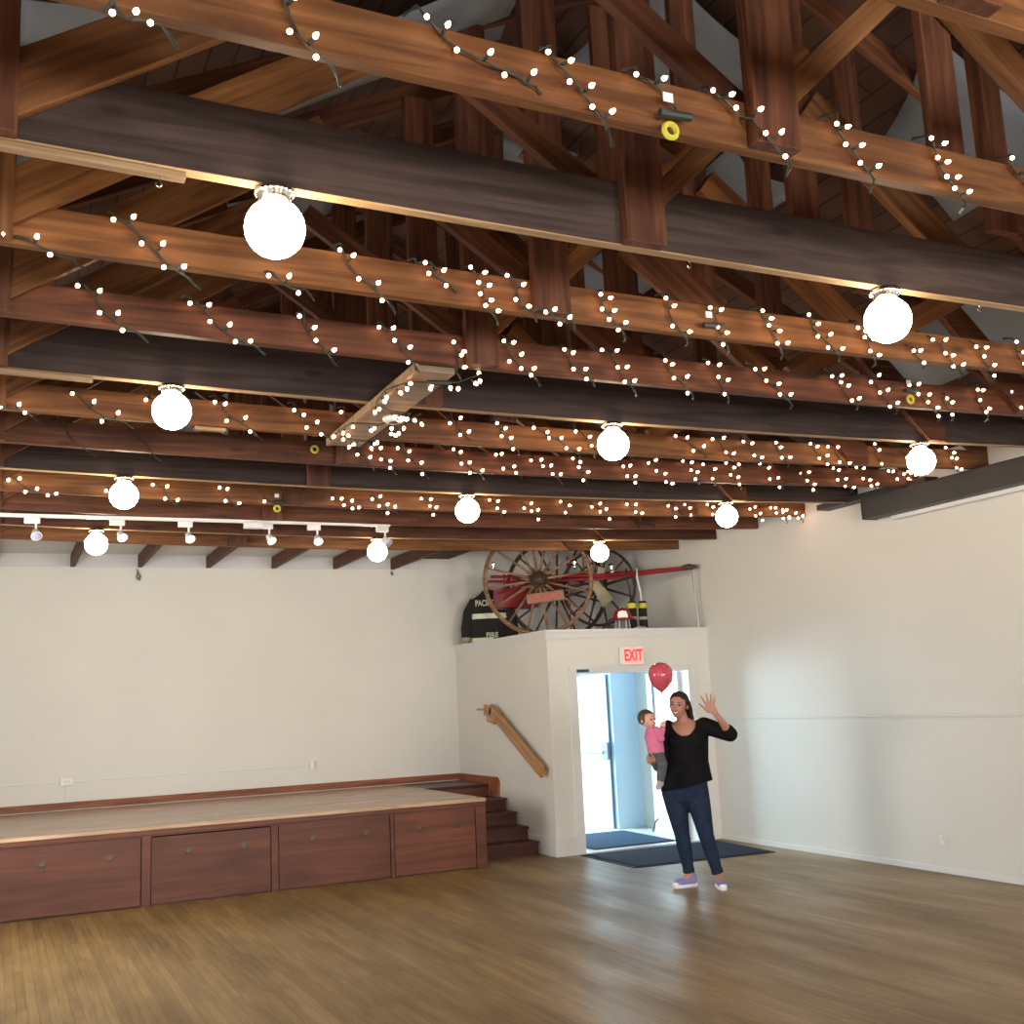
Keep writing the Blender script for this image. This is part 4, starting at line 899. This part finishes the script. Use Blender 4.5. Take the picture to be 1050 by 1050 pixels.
# face
for s in (-1, 1):
    obj('eye', ball(bmesh.new(), H(s*0.031, -0.0745, 0.012), 0.0115, (1.25, 0.5, 0.62), 12, hq), 'eye', W, smooth=True)
    obj('eyebrow', T([H(s*0.016, -0.084, 0.031), H(s*0.032, -0.082, 0.036), H(s*0.046, -0.070, 0.030)], [0.003, 0.0038, 0.002], 6), 'hair', W)
obj('lips', T([H(-0.030, -0.069, -0.046), H(-0.016, -0.083, -0.055), H(0, -0.088, -0.058), H(0.016, -0.083, -0.055), H(0.030, -0.069, -0.046)], [0.003, 0.0075, 0.009, 0.0075, 0.003], 8), 'lips', W, smooth=True)
obj('teeth', T([H(-0.020, -0.084, -0.049), H(0, -0.0935, -0.054), H(0.020, -0.084, -0.049)], [0.003, 0.0055, 0.003], 8), 'teeth', W, smooth=True)
# hair, drawn back into a tail over the shoulder
bm = bmesh.new(); ball(bm, H(0, 0.026, 0.034), 0.090, (0.97, 1.10, 0.98), 28, hq)
tube(bm, [H(0.02, 0.10, 0.01), H(0.055, 0.10, -0.045), H(0.09, 0.075, -0.12), H(0.108, 0.045, -0.175)], [0.034, 0.036, 0.030, 0.010], 14)
tube(bm, [H(0.072, 0.03, 0.03), H(0.088, 0.05, -0.04), H(0.098, 0.06, -0.10)], [0.026, 0.026, 0.016], 12)
# keep the face free
for v in [v for v in bm.verts if (hq.inverted() @ (v.co-hc)).y < -0.030 - max(0, (hq.inverted() @ (v.co-hc)).z-0.055)*1.2 and (hq.inverted() @ (v.co-hc)).z < 0.100]:
    l = hq.inverted() @ (v.co-hc)
    if l.z < 0.076: l = l*0.78
    v.co = hc + hq @ l
hair = obj('hair', bm, 'hair', W); fuse(hair, 0.006, 3)
# black top: boxy with elbow sleeves
bm = bmesh.new()
loft(bm, [((-0.082, BYy, 0.835), 0.222, 0.155), ((-0.082, BYy, 0.93), 0.212, 0.152), ((-0.075, BYy, 1.05), 0.190, 0.137), ((-0.062, BYy, 1.17), 0.186, 0.140), ((-0.055, BYy, 1.26), 0.186, 0.135), ((-0.052, BYy, 1.33), 0.176, 0.105), ((-0.053, BYy, 1.375), 0.125, 0.078), ((-0.055, BYy, 1.395), 0.09, 0.062)], 28)
ball(bm, (-0.135, BYy-0.085, 1.225), 0.075, (1, 0.85, 0.95), 14); ball(bm, (0.025, BYy-0.085, 1.225), 0.075, (1, 0.85, 0.95), 14)
limb(bm, [shL, shL.lerp(elL, .5), elL, elL.lerp(wrL, .20)], [0.070, 0.066, 0.062, 0.056]); limb(bm, [shR, shR.lerp(elR, .5), elR, elR.lerp(wrR, .12)], [0.070, 0.062, 0.056, 0.05])
top_ = obj('top', bm, 'black_top', W); fuse(top_, 0.008, 4)
def cut(o, fn):
    b2 = bmesh.new(); b2.from_mesh(o.data); bmesh.ops.delete(b2, geom=[f for f in b2.faces if fn(f.calc_center_median())], context='FACES'); b2.to_mesh(o.data); b2.free()
cut(top_, lambda c: (c.y < BYy+0.02 and ((c.x+0.07)/0.108)**2 + ((c.z-1.40)/0.135)**2 < 1.0) or c.z < 0.845 or (c.z > 1.385 and abs(c.x+0.06) < 0.10))
# slanting hem
for v in top_.data.vertices:
    if v.co.z < 0.95: v.co.z += (v.co.x+0.08)*0.20*(0.95-v.co.z)/0.11
so = top_.modifiers.new('thickness', 'SOLIDIFY'); so.thickness = 0.004; so.offset = 1
# skin of the upper chest reaches up into the neckline
bm = bmesh.new(); loft(bm, [((-0.06, BYy-0.004, 1.22), 0.150, 0.118), ((-0.055, BYy-0.004, 1.30), 0.156, 0.110), ((-0.055, BYy-0.002, 1.345), 0.145, 0.088), ((-0.06, BYy, 1.385), 0.085, 0.062), ((-0.07, 0.07, 1.41), 0.055, 0.05)], 24)
nb = bmesh.new(); nb.from_mesh(body.data)
tmp = bpy.data.meshes.new('t'); bm.to_mesh(tmp); nb.from_mesh(tmp); nb.to_mesh(body.data); nb.free(); bm.free(); fuse(body, 0.0048, 2)
# jeans
bm = bmesh.new()
loft(bm, [((-0.10, BYy, 0.675), 0.11, 0.07), ((-0.10, BYy, 0.72), 0.180, 0.115), ((-0.10, BYy, 0.80), 0.198, 0.135), ((-0.095, BYy, 0.90), 0.19, 0.13), ((-0.085, BYy, 0.97), 0.165, 0.115)], 24)
for a, b_, c in ((hipR, knR, anR), (hipL, knL, anL)):
    e = b_.lerp(c, 0.86)
    tube(bm, [a, a.lerp(b_, .45), b_, b_.lerp(c, .35), e], [0.108, 0.092, 0.066, 0.063, 0.046], 18); ball(bm, a, 0.105, seg=14); ball(bm, b_, 0.064, seg=14)
jeans = obj('jeans', bm, 'denim', W); fuse(jeans, 0.008, 3)
for a, c in ((knR, anR), (knL, anL)):
    e = a.lerp(c, 0.86); e2 = a.lerp(c, 0.93); obj('cuff', T([e.lerp(a, 0.03), e2], [0.050, 0.050], 16), 'denim', W, smooth=True, label='rolled jeans cuff')
# shoes
def shoe(heel, toe):
    h, tt = Vector(heel), Vector(toe); d = tt-h
    bm = bmesh.new(); limb(bm, [h+V(0, 0, 0.055), h.lerp(tt, .35)+V(0, 0, 0.055), h.lerp(tt, .7)+V(0, 0, 0.045), tt+V(0, 0, 0.038)], [0.037, 0.038, 0.037, 0.030], 14); ball(bm, h+V(0, 0, 0.085), 0.036, seg=14)
    up = obj('shoe', bm, 'shoe', W); fuse(up, 0.006, 2)
    for v in up.data.vertices: v.co.z = max(v.co.z, 0.018)
    bm = bmesh.new(); limb(bm, [h+V(0, 0, 0.020), h.lerp(tt, .4)+V(0, 0, 0.020), h.lerp(tt, .75)+V(0, 0, 0.020), tt+V(0, 0, 0.020)], [0.040, 0.039, 0.041, 0.035], 14)
    for v in bm.verts: v.co.z = min(max(v.co.z, 0.001), 0.032)
    obj('sole', bm, 'shoe_white', up, smooth=True, label='white rubber sole')
    bm = bmesh.new(); ball(bm, tt+V(0, 0, 0.034)+d.normalized()*0.004, 0.034, (1, 1, 0.75), 14); obj('toe_cap', bm, 'shoe_white', up, smooth=True, label='white rubber toe cap')
    bm = bmesh.new(); s = V(-d.y, d.x, 0).normalized()
    for k in range(4):
        c = h.lerp(tt, 0.35+0.12*k)+V(0, 0, 0.096-0.007*k); tube(bm, [c-s*0.02+V(0, 0, -0.006), c, c+s*0.02+V(0, 0, -0.006)], 0.005, 6)
    obj('laces', bm, 'shoe_white', up, smooth=True)
shoe((-0.085, 0.125, 0), (-0.225, 0.045, 0)); shoe((0.132, 0.065, 0), (0.158, -0.095, 0))

# ------------------------------------------------------------------ baby on her arm
Bq = thing('person', 'baby in a pink top and grey leggings, carried on the woman\'s arm', 'person', (5.45, 8.1, 0), TH_)
hb = V(-0.372, -0.075, 1.415); hbq = (Quaternion((0, 0, 1), 0.85) @ Quaternion((1, 0, 0), -0.05)).to_matrix()
def HB(x, y, z): return hb + hbq @ V(x, y, z)
bm = bmesh.new()
ball(bm, HB(0, 0.012, 0.014), 0.068, (0.95, 1.08, 0.98), 22, hbq); ball(bm, HB(0, -0.018, -0.026), 0.054, (0.98, 0.95, 0.9), 18, hbq)
for s in (-1, 1):
    ball(bm, HB(s*0.028, -0.040, -0.030), 0.024, (1, 0.8, 0.9), 12, hbq); ball(bm, HB(s*0.066, 0.010, -0.010), 0.014, (0.5, 0.9, 1.3), 10, hbq)
ball(bm, HB(0, -0.074, -0.020), 0.0095, (1.2, 1, 0.9), 10, hbq)
limb(bm, [V(-0.345, -0.07, 1.345), V(-0.35, -0.07, 1.38)], [0.036, 0.034])
loft(bm, [((-0.315, -0.085, 1.10), 0.062, 0.058), ((-0.32, -0.085, 1.18), 0.062, 0.056), ((-0.335, -0.08, 1.27), 0.066, 0.055), ((-0.34, -0.075, 1.34), 0.045, 0.04)], 18)
shb = V(-0.300, -0.115, 1.325); elb = V(-0.268, -0.145, 1.255); hab = V(-0.243, -0.075, 1.365)
limb(bm, [shb, elb, elb.lerp(hab, .8)], [0.030, 0.025, 0.019]); ball(bm, hab, 0.022, (1, 0.8, 1), 12)
for k in range(4): limb(bm, [hab+V(-0.012+0.009*k, 0, 0.010), hab+V(-0.016+0.012*k, 0.004, 0.030)], [0.0062, 0.0055], 8)
limb(bm, [hab+V(-0.015, -0.004, 0), hab+V(-0.028, -0.006, 0.010)], [0.0065, 0.0055], 8)
for s, hp, kn, an in ((0, V(-0.300, -0.105, 1.11), V(-0.270, -0.190, 1.045), V(-0.297, -0.170, 0.905)), (1, V(-0.335, -0.08, 1.11), V(-0.335, -0.09, 1.07), V(-0.318, -0.09, 1.03))):
    limb(bm, [hp, kn, an], [0.042, 0.036, 0.026])
    if s == 0: limb(bm, [an, an+V(-0.018, -0.045, -0.025)], [0.024, 0.019])
bb = obj('body', bm, 'skin_baby', Bq); fuse(bb, 0.0045, 2)
for s in (-1, 1): obj('eye', ball(bmesh.new(), HB(s*0.025, -0.063, 0.000), 0.009, (1.1, 0.5, 0.8), 10, hbq), 'eye', Bq, smooth=True)
obj('mouth', T([HB(-0.014, -0.066, -0.045), HB(0, -0.072, -0.048), HB(0.014, -0.066, -0.045)], [0.003, 0.005, 0.003], 8), 'lips', Bq, smooth=True)
bm = bmesh.new(); ball(bm, HB(0, 0.020, 0.022), 0.0745, (0.98, 1.05, 0.97), 24, hbq)
for v in bm.verts:
    l = hbq.inverted() @ (v.co-hb)
    if l.y < -0.022 and l.z < 0.055: v.co = hb + hbq @ (l*0.80)
    if l.z < -0.03: v.co = hb + hbq @ V(l.x*0.9, l.y*0.9, l.z)
hh = obj('hair', bm, 'hair_baby', Bq); fuse(hh, 0.005, 2)
bm = bmesh.new(); loft(bm, [((-0.318, -0.085, 1.135), 0.072, 0.068), ((-0.322, -0.085, 1.19), 0.073, 0.066), ((-0.336, -0.08, 1.27), 0.075, 0.064), ((-0.342, -0.076, 1.335), 0.055, 0.048), ((-0.345, -0.074, 1.355), 0.04, 0.04)], 22)
limb(bm, [shb, elb, elb.lerp(hab, .72)], [0.038, 0.033, 0.025])
o = obj('top', bm, 'pink', Bq); fuse(o, 0.006, 3)
bm = bmesh.new(); loft(bm, [((-0.315, -0.09, 1.085), 0.066, 0.066), ((-0.318, -0.086, 1.145), 0.069, 0.066)], 20)
limb(bm, [V(-0.300, -0.105, 1.11), V(-0.270, -0.190, 1.045), V(-0.295, -0.172, 0.92)], [0.052, 0.046, 0.034])
limb(bm, [V(-0.330, -0.08, 1.11), V(-0.335, -0.09, 1.07), V(-0.318, -0.09, 1.02)], [0.05, 0.044, 0.04])
o = obj('leggings', bm, 'grey_knit', Bq); fuse(o, 0.006, 3)
bm = bmesh.new(); limb(bm, [V(-0.297, -0.172, 0.925), V(-0.298, -0.172, 0.885), V(-0.318, -0.222, 0.862)], [0.031, 0.029, 0.024]); o = obj('sock', bm, 'sock', Bq); fuse(o, 0.006, 2)

# balloon over the baby, its ribbon in the baby's hand
t = thing('balloon', 'pink-red balloon floating above the baby in front of the doorway', 'balloon', (5.45, 8.1, 0), TH_)
bm = bmesh.new(); bx, by, bz0 = -0.238, -0.06, 1.632
lathe(bm, [(0.004, 0.010), (0.016, 0.018), (0.040, 0.036), (0.066, 0.062), (0.088, 0.094), (0.102, 0.130), (0.107, 0.163), (0.103, 0.195), (0.090, 0.224), (0.070, 0.245), (0.045, 0.259), (0.020, 0.266), (0.0, 0.267)], 32, (bx, by, bz0))
o = obj('balloon_skin', bm, 'balloon', t, smooth=True)
bm = bmesh.new(); lathe(bm, [(0.0, -0.004), (0.010, -0.003), (0.005, 0.006), (0.004, 0.014)], 12, (bx, by, bz0)); obj('knot', bm, 'balloon', t, smooth=True)
obj('ribbon', T([(bx, by, bz0), (bx-0.006, by-0.008, 1.55), (bx+0.003, by-0.012, 1.46), (-0.243, -0.078, 1.372)], 0.0012, 5), 'white_plastic', t)

# put the roots of the carried baby and the balloon at their own bases
def rebase(root, off):
    off = Vector(off)
    for ch in root.children: ch.location = Vector(ch.location) - off
    root.location = Vector(root.location) + Matrix.Rotation(root.rotation_euler.z, 3, 'Z') @ off
rebase(Bq, (-0.32, -0.09, 1.08)); rebase(t, (bx, by, 1.372))
